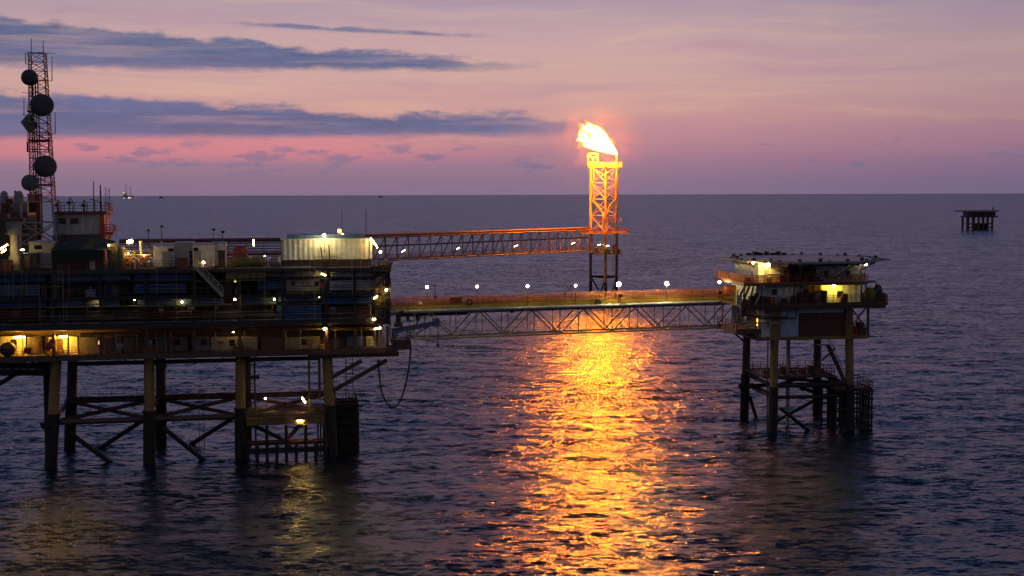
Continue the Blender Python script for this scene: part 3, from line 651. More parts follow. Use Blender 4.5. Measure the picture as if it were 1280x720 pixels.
t, lo = on_deck('davit_stand', 'small railed stand with two dark davit arms before the corrugated shelter', 'stand', 407, 327, -.4)
a_, b_ = lo(393,327), lo(421,327)
MB().box(a_.x,b_.x,-.5,.6,.25,.33).bar((a_.x+.1,.5,0),(a_.x+.1,.5,.3),.1).bar((b_.x-.1,.5,0),(b_.x-.1,.5,.3),.1).build('platform', MAT['brown'], t)
MB().rail([(a_.x,-.45,.33),(b_.x,-.45,.33)],1.0,.7,.06).build('railing', MAT['yellow'], t)
for x0,x1,y in ((403,401,309),(412,411,306)): MB().bar(lo(x0,324),lo(x1,y),.16).build('davit_arm', MAT['dark'], t)
MB().box(lo(404,325).x,lo(411,325).x,-.2,.3,.34,.9).build('winch', MAT['dark'], t)
# cabins
def cabin(label, x0,x1,y0,y1,v,dep,mat,door=None,win=None,name='site_cabin'):
    t, lo = on_deck(name, label, 'cabin', (x0+x1)/2, y1, v); a_, b_ = lo(x0,y1), lo(x1,y0); h = b_.z
    w = MB().box(a_.x,b_.x,0,dep,.15,h); w.build('wall', MAT[mat], t)
    MB().box(a_.x-.08,b_.x+.08,-.1,dep+.1,h,h+.1).build('roof', MAT['grey'], t)
    MB().box(a_.x+.1,b_.x-.1,.1,dep-.1,0,.15).build('skid', MAT['dark'], t)
    if door:
        d0, d1 = lo(door[0],y1), lo(door[1],y0); d = MB().box(d0.x,d1.x,-.06,-.004,.2,min(2.1,h-.25)).build('door', MAT[door[2]], t)
        MB().bar((d1.x-.15,-.09,1.1),(d1.x-.15,-.09,1.35),.05).build('handle', MAT['dark'], d)
    for wx in win or (): 
        p = lo(wx,y0+6); MB().box(p.x-.3,p.x+.3,-.05,-.004,p.z-.25,p.z+.25).build('window', MAT['blackout'], t)
    return t, lo
cabin('pale grey cabin with a shaded doorway and small dark vent nearest the pipework', 192,217,307,330,1.5,5,'white',(203,216,'grey'),(213.5,))
cabin('blue grey cabin with a dark doorway between two paler cabins', 219,240,304,329,3.0,4,'louvre',(237,241,'dark'))
cabin('white cabin with a broad wall and dark vent nearest the lit stair landing', 241,268,306,329,1.8,5,'white',(243,251,'grey'),(245,))
cabin('tall narrow white panel cabin standing against the pipe rack', 269,282,304,326,3.6,3,'white',(273,281,'dark'))
cabin('cream machinery housing with two dark slots beside the crane pedestal', 37,66,303,326,2.0,4,'cream',None,(46,49),'machinery_housing')
cabin('dark generator box standing before the cream machinery housing', 30,46,317,335,.2,2.4,'dark',(33,38,'brown'),None,'generator_box')
# dark green tarpaulin canopy
t, lo = on_deck('tarpaulin_canopy', 'dark green tarpaulin canopy over a deck work area', 'canopy', 104, 330, 1.5)
a_, b_, c_, d_ = lo(64,312), lo(138,312), lo(70,305), lo(133,303)
vs = [(a_.x,-.6,a_.z),(b_.x,-.6,b_.z),(b_.x,5,d_.z),((a_.x+b_.x)/2+1,2.4,d_.z+.75),(a_.x,5,c_.z),((a_.x+b_.x)/2,-.6,a_.z-.1)]
vs2 = vs + [(x,y,z-.08) for x,y,z in vs]
MB().add(vs2, [(0,5,3,4),(5,1,2,3),(6,10,9,11),(11,9,8,7),(0,6,11,5),(5,11,7,1),(1,7,8,2),(4,10,6,0),(2,8,9,3),(3,9,10,4)]).build('cover', MAT['green'], t)
MB().box(a_.x+.1,b_.x-.8,-.45,-.38,1.0,a_.z-.12).build('side_sheet', MAT['green'], t)
for u in (a_.x+.2, (a_.x+b_.x)/2, b_.x-.9):
    for v in (-.3, 4.6): MB().bar((u,v,0),(u,v,a_.z-.15),.12).build('post', MAT['dark'], t)
MB().box(a_.x+.3,b_.x-1.0,.4,3.4,0,1.0).build('stored_crate', MAT['rustpanel'], t)
t, lo = on_deck('louvre_cabinet', 'small louvred cabinet lit yellow under the canopy edge', 'cabinet', 140, 330, 2.2)
a_, b_ = lo(134,330), lo(144,304); MB().box(a_.x,b_.x,.1,1.6,0,b_.z).build('wall', MAT['olive'], t)
lv = MB()
for k in range(5): lv.box(a_.x+.08+k*.19,a_.x+.17+k*.19,-.08,.097,.8,b_.z-.1)
lv.build('louvre_slat', MAT['cream'], t)
t, lo = on_deck('dark_storage_tank', 'tall dark storage tank beside the yellow lit pipework', 'tank', 151, 330, 1.4)
MB().lathe((0,0,0),[(.75,0),(.75,2.4),(.55,2.7),(.1,2.8)],18).build('shell', MAT['dark'], t); MB().lathe((0,0,1.2),[(.78,0),(.78,.1)],18).build('band', MAT['olive'], t)
# yellow lit pipework field
rng = random.Random(5)
t, lo = on_deck('pipework_manifold', 'tangle of yellow lit pipework and valves between tank and cabins', 'pipework', 172, 331, 2.0)
a_, b_ = lo(156,331), lo(190,331)
for k in range(9):
    z = .25+.24*k; MB().tube((a_.x,rng.uniform(-.4,2),z),(b_.x,rng.uniform(-.4,2),z),rng.uniform(.05,.12),n=8).build('pipe', MAT[rng.choice(('yellow','cream','olive','grey'))], t)
for k in range(9):
    u = a_.x+(b_.x-a_.x)*(k+.5)/9; v = rng.uniform(-.5,1); MB().tube((u,v,0),(u,v,rng.uniform(1.2,2.6)),rng.uniform(.06,.12),n=8).build('riser_pipe', MAT[rng.choice(('yellow','cream','brown'))], t)
for k in range(10):
    u = rng.uniform(a_.x,b_.x); z = rng.uniform(.4,1.6); MB().lathe((u,-.65,z),[(.05,0),(.28,.03),(.28,.08),(.05,.11)],12,(0,1,0)).tube((u,-.5,z),(u,.6,z),.04).build('valve', MAT[rng.choice(('yellow','red','grey'))], t)
MB().tube(lo(176,331),lo(176,303),.16,n=10).lathe(lo(176,303),[(.22,0),(.22,.2)],10).build('vent_pipe', MAT['white'], t)
# pale pipe rack, red drum, hump covers at mid deck
t, lo = on_deck('hose_reel', 'round red hose reel on a stand beyond the deck railing', 'hose reel', 300, 326, 1.0)
MB().lathe(lo(300,317)+Vector((0,-.15,0)),[(.1,-.05),(1.0,0),(1.0,.12),(.85,.14),(.85,.3),(1.0,.32),(1.0,.44),(.1,.5)],22,(0,1,0)).build('reel', MAT['red'], t)
MB().bar((-.5,.1,0),(0,.1,1.0),.12).bar((.5,.1,0),(0,.1,1.0),.12).build('stand', MAT['dark'], t)
for lab, x0, x1, y0, y1, mt in (('long yellow green process vessel lying along the deck edge', 284, 334, 323, 334, 'olive'),('short pale hump backed vessel cover next to the shelter', 336, 352, 322, 331, 'grey')):
    t, lo = on_deck('process_vessel', lab, 'vessel', (x0+x1)/2, y1, -.6); a_, b_ = lo(x0,y1), lo(x1,y0); r = min(.62, b_.z*.5)
    MB().lathe((a_.x+.05,.6,r+.12),[(.05,0),(r*.7,.12),(r,.4),(r,b_.x-a_.x-.5),(r*.7,b_.x-a_.x-.2),(.05,b_.x-a_.x-.1)],18,(1,0,0)).build('shell', MAT[mt], t)
    for f in (.2,.8): u = a_.x+(b_.x-a_.x)*f; MB().box(u-.12,u+.12,.1,1.1,0,.3).build('saddle', MAT['dark'], t)
    MB().rail([(a_.x+.2,.2,2*r+.1),(b_.x-.2,.2,2*r+.1)],.8,1.2,.05).build('railing', MAT['yellow'], t)
t, lo = on_deck('yellow_process_module', 'yellow green process module hung below the deck edge by the stair', 'module', 310, 351, -1.35)
a_, b_ = lo(283,351), lo(333,337); MB().box(a_.x,b_.x,-.6,.9,0,b_.z).build('body', MAT['olive'], t)
for k in range(6): u = a_.x+.4+k*.82; MB().box(u,u+.1,-.68,-.603,.05,b_.z-.05).build('rib', MAT['brown'], t)
MB().tube((a_.x,-.75,.45),(b_.x,-.75,.45),.12).build('pipe', MAT['yellow'], t)
# whip aerials
for lab, x, y0, y1, v in (('thin whip aerial with an orange lamp on the shelter roof', 427.5, 299, 264, 2.5),('thin bare whip aerial rising behind the shelter end', 457.5, 300, 263, 4.0),('short aerial mast with a box head behind the grey cabins', 202, 304, 283, 8),('short thin pole left of the box headed aerial', 185.5, 312, 288, 8),('short pole with a small lamp head behind the white cabin', 266.5, 304, 287, 8),('short thin pole with a crooked head beyond the white cabin', 278, 304, 290, 8)):
    t, lo = on_deck('whip_aerial', lab, 'aerial', x, y0, v); q = lo(x,y1)
    MB().tube((0,0,0),q,.07,.035,7).build('mast', MAT['dark'], t); MB().lathe((0,0,0),[(.2,0),(.2,.15),(.08,.3)],10).build('base', MAT['grey'], t)
    if y1 > 280: MB().box(-.12,.3,-.1,.1,q.z-.15,q.z+.15).build('head', MAT['dark'], t)
# crane pedestal
t, lo = on_deck('crane_pedestal', 'stout crane pedestal with a pale funnel collar on a yellow lit column', 'crane', 18.5, 336, 1.5)
zz = lambda y: lo(18.5,y).z
MB().lathe((0,0,0),[(.75,0),(.65,zz(322)),(.47,zz(318)),(.44,zz(294))],22).build('column', MAT['cream'], t)
MB().lathe((0,0,0),[(.62,zz(294)),(.66,zz(293)),(.95,zz(278.5)),(.95,zz(277))],22).build('collar', MAT['grey'], t)
hd = MB().box(-1.1,1.3,-.9,1.2,zz(277)+.01,zz(272)).box(-1.6,-.5,-.8,1.0,zz(276),zz(267)); hd.build('machinery_deck', MAT['brown'], t)
hs = MB(); hs.bar((-.8,0,zz(272)),(-.3,.2,zz(260)),.18).bar((.9,0,zz(272)),(-.1,.2,zz(260)),.18).bar((-.8,.9,zz(272)),(-.2,.6,zz(260)),.18); hs.build('gantry', MAT['rustpanel'], t)
bm = MB()
for dv in (-.5,.5):
    for dz in (0,.8): bm.bar((-1.0,dv,zz(270)+dz),(-13,dv,zz(268)+dz),.14)
for k in range(12):
    bm.bar((-1-k,-.5,zz(270)+(0 if k%2 else .8)),(-2-k,-.5,zz(270)+(.8 if k%2 else 0)),.08)
bm.build('boom_lattice', MAT['rustpanel'], t)
# exhaust stacks
for lab, x, y0, y1, r, mt in (('grey exhaust stack with rounded cap, farther from the mast', 7, 300, 238.5, .52, 'grey'),('grey exhaust stack with rounded cap, next to the pale dish', 25.5, 300, 238.5, .56, 'grey')):
    t, lo = on_deck('exhaust_stack', lab, 'exhaust stack', x, y0, 15); q = lo(x,y1).z
    MB().lathe((0,0,0),[(r,0),(r,q-.7),(r*.85,q-.25),(r*.3,q)],18).build('stack', MAT[mt], t); MB().lathe((0,0,q*.72),[(r+.1,0),(r+.1,.2)],18).build('collar', MAT['rustpanel'], t)
t, lo = on_deck('banded_mast', 'slim red and white banded mast between the two exhaust stacks', 'mast', 19, 290, 15)
for k in range(6): p, q = lo(19,262-k*4), lo(19,258.2-k*4); MB().tube(p,q,.28-.03*k,n=10).build('band', MAT['red' if k%2 else 'white'], t)
MB().tube((0,0,0),lo(19,262),.3,n=10).build('base', MAT['dark'], t)
t, lo = on_deck('exhaust_box', 'dark square exhaust duct behind the mast foot', 'exhaust duct', 43, 300, 17)
a_, b_ = lo(36.5,300), lo(50,244); MB().box(a_.x,b_.x,0,1.6,0,b_.z).build('duct', MAT['dark'], t); MB().box(a_.x-.12,b_.x+.12,-.12,1.7,b_.z,b_.z+.18).build('rim', MAT['brown'], t)
t, lo = on_deck('turbine_house', 'dark machinery house with rusty rails behind the crane pedestal', 'machinery house', 15, 322, 10)
a_, b_ = lo(-40,322), lo(34,266); MB().box(a_.x,b_.x,0,6,0,b_.z).build('wall', MAT['dark'], t)
MB().rail([(a_.x,.1,b_.z),(b_.x,.1,b_.z)],1.2,1.4,.08).build('railing', MAT['rustpanel'], t)
for k in range(7): p = lo(2+k*5.5, 276+rng.uniform(-3,18)); MB().tube((p.x,-.25,p.z),(p.x+rng.uniform(.5,2.5),-.25,p.z),rng.uniform(.1,.2),n=8).build('pipe', MAT[rng.choice(('brown','grey','rustpanel'))], t)
for k in range(5): p = lo(4+k*6,262); MB().box(p.x-.5,p.x+.4,1,2,b_.z,b_.z+rng.uniform(.6,2)).build('roof_unit', MAT[rng.choice(('brown','grey','rustpanel'))], t)
# communications mast on a pale support frame
t, lo = on_deck('communications_mast', 'tall red lattice communications mast carrying dark round dishes', 'mast', 51, 324, 11)
Pp = lambda x, y, dv=0: lo(x, y, dv)
base = [( -2.3,-1.6),(2.3,-1.6),(2.3,2.4),(-2.3,2.4)]
zb, z0_ = Pp(51,303).z, Pp(51,252).z
fr = MB()
for (x,y) in base: fr.bar((x,y,0),(x*.82,y*.9,z0_),.28)
for k in range(4):
    (x,y),(x2,y2) = base[k], base[(k+1)%4]
    for f in (.35,.68,1.0):
        s = 1-.18*f; fr.bar((x*s,y*s,z0_*f),(x2*s,y2*s,z0_*f),.16)
    fr.bar((x*.94,y*.94,z0_*.35),(x2*.88,y2*.88,z0_*.68),.13).bar((x2*.94,y2*.94,z0_*.35),(x*.88,y*.88,z0_*.68),.13)
fr.build('support_frame', MAT['grey'], t)
zt_ = Pp(46,66).z
def leanx(z): 
    f = (z-z0_)/(zt_-z0_); return Pp(53,252).x*(1-f)+Pp(46,66).x*f
def hw(z): f = (z-z0_)/(zt_-z0_); return 1.35*(1-f)+.92*f
nb = 17; zs = [z0_+(zt_-z0_)*k/nb for k in range(nb+1)]
cor = lambda z: [Vector((leanx(z)+sx_*hw(z), .4+sy_*hw(z), z)) for sx_,sy_ in ((-1,-1),(1,-1),(1,1),(-1,1))]
for k in range(nb):
    A, B = cor(zs[k]), cor(zs[k+1]); m_ = MB()
    for j in range(4):
        m_.bar(A[j],B[j],.13); m_.bar(A[j],B[(j+1)%4],.065); m_.bar(A[(j+1)%4],B[j],.065); m_.bar(B[j],B[(j+1)%4],.075)
    m_.build('lattice', MAT['mastred' if (k//3)%2 == 0 else 'mastwhite'], t)
cbx = MB(); 
for dx in (-.3,.0,.3): cbx.bar((leanx(z0_)+dx-.3,-.55,z0_-4),(leanx(zt_-3)+dx-.3,-.1,zt_-3),.14)
cbx.build('cable_run', MAT['dark'], t)
for x,y,r,mt,dv in ((37,97,9.3,'dish',-.6),(52.5,131.5,13.2,'dish',-1.0),(56.5,208,13,'dish',-1.2),(37.5,228.5,9.6,'dishpale',-.7)):
    rr = r/9.3; c = Pp(x,y,dv); d = MB(); sgn = -1 if x < 45 else 1
    axd = Vector((.35*sgn,-1,.02)).normalized()
    d.lathe(c-axd*.55,[(rr*.35,-.25),(rr*.92,.05),(rr,.3),(rr,.85),(rr*.97,.95),(rr*.5,1.03),(.02,1.06)],26,axd)
    o = d.build('dish', MAT[mt], t); MB().bar(c-axd*.5,(leanx(c.z)+sgn*hw(c.z)*.6,.0,c.z),.22).bar(c-axd*.5+Vector((0,0,-rr*.6)),(leanx(c.z),-.2,c.z-rr*.6),.14).build('dish_mount', MAT['dark'], o)
c = Pp(36,154,-.5); pn_ = MB(); q = 1.1
vs = [c+Vector(( -q*.85,-.4,.1)), c+Vector((-.1,-.1,q*1.05)), c+Vector((q*.75,.1,-.35)), c+Vector((-.05,-.35,-q*1.15))]; n_ = Vector((.25,.5,.05))
pn_.add(vs+[v+n_ for v in vs],[(3,2,1,0),(4,5,6,7),(0,1,5,4),(1,2,6,5),(2,3,7,6),(3,0,4,7)]); o = pn_.build('panel_antenna', MAT['dishpale'], t)
MB().bar(c+n_,(leanx(c.z)-.6,.1,c.z),.18).build('antenna_mount', MAT['dark'], o)
for x,y0,y1,x2 in ((54,66,51,54),(39,78,48,39),(65,101,71,55),(69,167,140,56),(65,201,180,55),(30,145,122,42),(37,240,208,45),(32,80,66,40)):
    w = MB(); p, q2 = Pp(x,y0,-.2), Pp(x,y1,-.2); w.tube(p,q2,.06,.04,6); w.bar(p,(leanx(p.z),.2,p.z),.07); w.build('rod_antenna', MAT['dark'], t)
for x0,x1,y in ((31,69,66.5),(27,50,116)): MB().bar(Pp(x0,y,-.3),Pp(x1,y,-.3),.06).build('cross_arm', MAT['dark'], t)
w = MB(); w.bar(Pp(34.5,177,-.6),Pp(34.5,190,-.6),.2).bar(Pp(61,176,-.6),Pp(61,191,-.6),.2).bar(Pp(34.5,178,-.6),Pp(61,177,-.6),.12).bar(Pp(34.5,189.5,-.6),Pp(61,190,-.6),.12); w.build('antenna_yoke', MAT['towerred'], t)
for y in (140,176,232): z = Pp(48,y).z; MB().box(leanx(z)-hw(z)-.2,leanx(z)+hw(z)+.2,-.9,1.6,z-.06,z+.06).rail([(leanx(z)-hw(z)-.2,-.85,z),(leanx(z)+hw(z)+.2,-.85,z)],.9,.9,.06).build('work_platform', MAT['towerred'], t)
for k in range(4): MB().box(leanx(0)-.9+k*.5,leanx(0)-.55+k*.5,-1.95,-1.6,.6,2.6).build('cable_cabinet', MAT['grey'], t)
# living quarters block
t, lo = on_deck('quarters_block', 'grey accommodation block with red edges and aerials on its roof', 'building', 98, 326, 13)
a_, b_ = lo(70,326), lo(128,268); zmid = lo(98,293).z
MB().corr(a_.x,b_.x,0,zmid,b_.z,.9,.06).box(a_.x,b_.x,.06,7,zmid,b_.z).build('wall', MAT['louvre'], t)
MB().box(a_.x-.3,b_.x+.2,-.3,7,0,zmid-.05).build('lower_wall', MAT['brown'], t)
MB().box(a_.x-.3,b_.x+.5,-.5,7.3,b_.z,b_.z+.28).build('roof', MAT['rustpanel'], t)
MB().box(b_.x-.25,b_.x+.25,-.42,-.1,0,b_.z).build('corner_post', MAT['red'], t)
MB().rail([(a_.x,-.4,b_.z+.28),(b_.x+.4,-.4,b_.z+.28),(b_.x+.4,6.8,b_.z+.28)],1.3,1.2,.07).build('roof_railing', MAT['rustpanel'], t)
bb = lo(142,291); MB().box(b_.x+.3,bb.x,-.3,2.5,bb.z-.25,bb.z).rail([(b_.x+.3,-.25,bb.z),(bb.x,-.25,bb.z),(bb.x,2.4,bb.z)],1.1,.8,.08).bar((b_.x+.3,-.2,bb.z-1.6),(bb.x-.3,-.2,bb.z-.2),.15).build('balcony', MAT['red'], t)
la_ = MB()
for k in range(14): z = bb.z+.3+k*.4; la_.bar((b_.x+.5,-.2,z),(b_.x+.95,-.2,z),.06)
la_.bar((b_.x+.5,-.2,bb.z),(b_.x+.5,-.2,bb.z+6),.08).bar((b_.x+.95,-.2,bb.z),(b_.x+.95,-.2,bb.z+6),.08); la_.build('ladder', MAT['red'], t)
for x in (78, 93): p = lo(x,276); MB().box(p.x-.5,p.x+.5,-.16,-.075,p.z-.4,p.z+.35).build('vent', MAT['dark'], t)
for x,y1,r in ((117,226,.09),(125.5,231,.14),(86,247,.08),(104,250,.1),(71,250,.1)):
    p = lo(x,262); q = lo(x,y1); a2 = MB().tube((p.x,.5,b_.z+.28),(p.x,.5,q.z),r,r*.6,8)
    if y1 > 240: a2.box(p.x-.3,p.x+.3,.3,.7,q.z-.9,q.z-.5).pipe([(p.x+.35,.5,b_.z+.3),(p.x+.5,.5,q.z-.6),(p.x+.1,.5,q.z)],.06)
    a2.build('aerial', MAT['dark'], t)
p = lo(112,249); q = lo(124,252); MB().bar((p.x,.5,p.z),(q.x,.5,q.z),.1).build('cross_arm', MAT['dark'], t)
# whole length pipe rack along the deck, beyond the cabins
t, lo = on_deck('pipe_rack', 'low pipe rack of pale pipes running behind the cabins to the shelter', 'pipe rack', 250, 322, 13)
a_, b_ = lo(150,322), lo(352,322)
for y, r, mt in ((300.5,.28,'rustpanel'),(304.5,.12,'grey'),(308,.14,'louvre'),(311.5,.12,'grey'),(315,.14,'louvre'),(318.5,.2,'rustpanel')):
    z = lo(250,y).z; MB().tube((a_.x,0,z),(b_.x,0,z),r,n=8).build('pipe', MAT[mt], t)
for k in range(10): u = a_.x+(b_.x-a_.x)*k/9; MB().bar((u,.15,0),(u,.15,lo(250,299).z),.14).build('post', MAT['brown'], t)
# loose deck clutter
for lab,x0,x1,y0,y1,v,mt in (('small pale crate standing before the green canopy',112,117,327,333,-.6,'louvre'),('rusty tool chest below the crane pedestal',2,14,326,336,-.4,'rustpanel'),('rust red skid box in front of the blue grey cabin',221,234,323,332,.2,'rustpanel'),('orange valve box next to the tall panel cabin',284,291,322,330,.6,'orange')):
    t, lo = on_deck('deck_box', lab, 'box', (x0+x1)/2, y1, v); a_, b_ = lo(x0,y1), lo(x1,y0)
    MB().box(a_.x,b_.x,0,.9,.06,b_.z).build('body', MAT[mt], t); MB().box(a_.x-.04,b_.x+.04,-.05,.95,b_.z,b_.z+.07).build('lid', MAT['dark'], t)
# tarpaulined hose drum on the cellar edge and lifebuoy
t = thing('round_fire_cabinet', 'dark red oval cabinet on the railing between two lit doorways', 'cabinet', PF.world(pm(61.5,442,-2.1)), PF.a)
MB().lathe((0,0,.9),[(.1,-.2),(.48,-.18),(.5,.15),(.1,.2)],18,(0,1,0)).build('body', MAT['red'], t); MB().bar((0,.1,0),(0,.1,.6),.12).build('post', MAT['dark'], t)
t = thing('cable_drum', 'large dark cable drum at the lit end of the lower deck', 'cable drum', PF.world(pm(10,446,-1.2)), PF.a)
for dv in (-.4,.5): MB().lathe((0,dv,.9),[(.1,0),(.85,.02),(.85,.1),(.1,.12)],22,(0,1,0)).build('flange', MAT['dark'], t)
MB().lathe((0,-.35,.9),[(.5,0),(.5,.85)],18,(0,1,0)).build('core', MAT['rubber'], t)
# small crane arm with hanging line over the bridge end
t = thing('davit_crane', 'small pale crane arm with a hanging line beside the bridge end', 'crane', PF.world(pm(494,437,-1.0)), PF.a)
c0 = pm(494,437,-1.0); dl = lambda x,y: pm(x,y,-1.0)-c0
MB().lathe((0,0,0),[(.8,0),(.7,.4),(.45,.6),(.45,dl(494,416).z)],16).build('pedestal', MAT['grey'], t)
MB().bar(dl(490,414),dl(549,403),.5,.6).bar(dl(500,428),dl(535,409),.15).build('boom', MAT['bluegrey'], t)
MB().box(dl(541,402).x,dl(549,402).x,-.5,.5,dl(545,408).z,dl(545,398).z).build('boom_head', MAT['bluegrey'], t)
MB().tube(dl(547.5,406),dl(547.5,432),.06,n=6).lathe(dl(547.5,434),[(.05,0),(.2,.1),(.2,.4),(.05,.5)],10).build('hook_line', MAT['dark'], t)
MB().pipe([dl(498,404),dl(498,396),dl(500,392),dl(505,391)],.35).lathe(dl(498,408),[(.6,0),(.6,.5)],12).build('exhaust_pipe', MAT['dark'], t)
hv = MB(); 
for k in range(3): hv.box(-1.2+k*.9,-.5+k*.9,-.9,.8,.05,.7+.3*k)
hv.build('power_pack', MAT['bluegrey'], t)
# hose loop
pts = [pm(473,452,-1.5),pm(473.5,460,-1.5),pm(475,477,-1.5),pm(478,492,-1.5),pm(483,503,-1.5),pm(490,509.5,-1.5),pm(497,506,-1.5),pm(503,494,-1.5),pm(508,476,-1.5),pm(511.5,457,-1.5),pm(513.5,436,-1.5)]
P0 = pts[0]; sp = []
for i in range(len(pts)-1):
    a0_, a1_, a2_, a3_ = pts[max(i-1,0)], pts[i], pts[i+1], pts[min(i+2,len(pts)-1)]
    for k in range(6):
        s = k/6; sp.append(.5*((2*a1_)+(a2_-a0_)*s+(2*a0_-5*a1_+4*a2_-a3_)*s*s+(3*a1_-a0_-3*a2_+a3_)*s**3)-P0)
sp.append(pts[-1]-P0)
t = thing('transfer_hose', 'black transfer hose hanging in a loop under the overhang', 'hose', PF.world(P0), PF.a)
MB().pipe(sp,.11,8).build('hose', MAT['rubber'], t)
for k in (0,14,30,46,60): MB().lathe(sp[k]-Vector((0,0,.15)),[(.18,0),(.18,.3)],10).build('clamp', MAT['dark'], t)
# landing bridge stub at the far left
o0 = PF.at(20,452,6); t = thing('link_bridge', 'dark link bridge with pipes and a diagonal strut leaving the main platform', 'bridge', PF.world(o0), PF.a)
ll = lambda x,y,dv=0: PF.at(x,y,6+dv)-o0
for y,r in ((449,.35),(458,.3),(467,.28)):
    for dv in (0,2.4): p, q = ll(-60,y,dv), ll(64,y,dv); MB().tube(p,q,r,n=8).build('chord', MAT['dark'], t)
for k in range(12): MB().bar(ll(-60+k*10,449),ll(-55+k*10,467),.16).bar(ll(-50+k*10,449),ll(-55+k*10,467),.16).build('web', MAT['brown'], t)
for k in range(4): p, q = ll(-60,451+k*4,.5+k*.4), ll(64,451+k*4,.5+k*.4); MB().tube(p,q,.14+.04*(k%2),n=8).build('pipe', MAT[('grey','dark','brown','grey')[k]], t)
MB().tube(ll(58,450,1),ll(58,479,1)*1.0+Vector((0,0,-9)),.42,n=12).build('support_leg', MAT['growth'], t)
MB().tube(ll(-4,482,.5),ll(27,463,.5),.28,n=10).build('strut', MAT['dark'], t)
# ------------------------------------------------------------------ bridge to the wellhead platform
BA, BB = at(487,384.5,168.0), at(921,372.5,183.5)
BB.z = BA.z
bdir = (BB-BA); BL = bdir.length; ang = math.atan2(bdir.y, bdir.x); bn = Vector((-math.sin(ang), math.cos(ang), 0)); bd = bdir.normalized()
def bpt(px, py, v=0.0):
    d = ray(px, py); c = Vector((0,0,CAMZ)); k = (v-(c-BA).dot(bn))/d.dot(bn); p = c+d*k-BA; return Vector((p.dot(bd), v, p.z))
def bworld(p): return BA+bd*p[0]+bn*p[1]+Vector((0,0,p[2]))
t = thing('footbridge', 'long yellow truss footbridge with red netted railings linking the two platforms', 'bridge', BA, ang)
BRG = t; BW = 3.0
zB = bpt(690,417.5,0).z; zTn = -.55
MB().box(-.3,BL+.3,-.2,BW+.2,-.28,0).build('deck', MAT['bridgeyellow'], t)
for v in (-.32, BW+.2): MB().box(-.3,BL+.3,v,v+.12,-.36,.16).build('edge_beam', MAT['bridgeyellow'], t)
for v in (-.42,BW+.42): MB().tube((-.3,v,-.6),(BL+.3,v,-.6),.25,n=12).build('top_chord', MAT['louvre'], t)
us0, us1 = bpt(518,420,0).x, bpt(914,408,0).x
for v in (0,BW): MB().tube((us0,v,zB),(us1,v,zB),.13,n=10).build('bottom_chord', MAT['bridgecream'], t)
bot = [bpt(x,415,0).x for x in (505,570,635,700,765,829,893)]; top = [(bot[k]+bot[k+1])/2 for k in range(6)]
top = [bot[0]-(top[0]-bot[0])] + top + [bpt(921,400,0).x]
for v in (0,BW):
    for k,b in enumerate(bot):
        if k == 0: b = us0
        if k == 6: b = bpt(893,410,0).x
        for tp in (top[k], top[k+1]):
            if tp > 0: MB().tube((b,v,zB),(tp,v,-.62),.09,n=8).build('diagonal_brace', MAT['bridgecream'], t)
        MB().tube((b,v,zB),(b,v,-.62),.06,n=8).build('vertical_post', MAT['bridgecream'], t)
    for k,tp in enumerate(top[1:-1]): MB().tube((tp,v,zB),(tp,v,-.62),.06,n=8).build('vertical_post', MAT['bridgecream'], t)
    MB().tube((us1,v,zB),(top[-1]-.6,v,-.62),.09,n=8).build('diagonal_brace', MAT['bridgecream'], t)
for b in bot[1:]+[us0,us1]+top[1:-1]: MB().tube((b,.1,zB),(b,BW-.1,zB),.08,n=8).build('cross_tie', MAT['bridgecream'], t)
MB().tube((bpt(498,392,.6).x,.7,-1.05),(bpt(585,392,.6).x,.7,-1.05),.3,n=10).build('pipe', MAT['dark'], t)
MB().tube((.5,1.6,-.95),(BL,1.6,-.95),.26,n=10).build('pipe', MAT['grey'], t)
MB().tube((.5,2.4,-.85),(BL,2.4,-.85),.16,n=10).build('pipe', MAT['dark'], t)
for x in (510,522,565,640): u = bpt(x,392,.6).x; MB().box(u-.15,u+.15,.4,1.0,-1.9 if x<560 else -1.3,-.63).build('pipe_support', MAT['dark'], t)
for v in (-.25, BW+.24):
    MB().rail([(0,v,.12),(BL,v,.12)],1.0,1.8,.05).build('railing', MAT['orange'], t)
    nt_ = MB(); du = .16
    for k in range(int(BL/du)): nt_.box(k*du,k*du+.066,v+.04,v+.06,.16,1.02)
    for z in (.3,.6,.9): nt_.box(0,BL,v+.062,v+.074,z,z+.05)
    nt_.build('safety_netting', MAT['netting'], t)
for v in (.5,2.5):
    MB().box(.2,BL-.2,v-.12,v+.12,.02,.3).build('cable_tray', MAT['olive'], t)
def on_bridge(name,label,cat,px,py,v): p = bpt(px,py,v); p.z = 0; return thing(name,label,cat,bworld(p),ang)
t = on_bridge('fire_box','red fire equipment box on the footbridge near the main platform','cabinet',569.5,376,.5)
MB().box(-.75,.75,-.3,.4,.12,1.0).build('body', MAT['red'], t); MB().box(-.8,.8,-.35,.45,1.0,1.08).build('lid', MAT['red'], t)
for k in (-.6,.6): MB().box(k-.08,k+.08,-.2,.3,.01,.12).build('foot', MAT['dark'], t)
for lab,x in (('dark ring lifebuoy on the footbridge netting beside the red fire box',587),('dark ring lifebuoy on the footbridge netting below the flare tower',748)):
    p = bpt(x,377.5,-.42); t = thing('lifebuoy',lab,'lifebuoy',bworld(p),ang); ri = MB()
    ri.pipe([(math.cos(q)*.36,0,math.sin(q)*.36) for q in [2*math.pi*k/20 for k in range(21)]],.09,8); ri.build('ring', MAT['rubber'], t); MB().box(-.04,.04,.1,.16,-.5,.5).build('bracket', MAT['grey'], t)
t = on_bridge('hump_cover','pale rounded cover on the footbridge close to the main platform','cover',524,377,.8)
MB().lathe((0,0,.02),[(.55,0),(.5,.3),(.3,.55),(.05,.62)],16).build('dome', MAT['bridgecream'], t); MB().box(-.6,.6,-.6,.6,.003,.05).build('plinth', MAT['dark'], t)
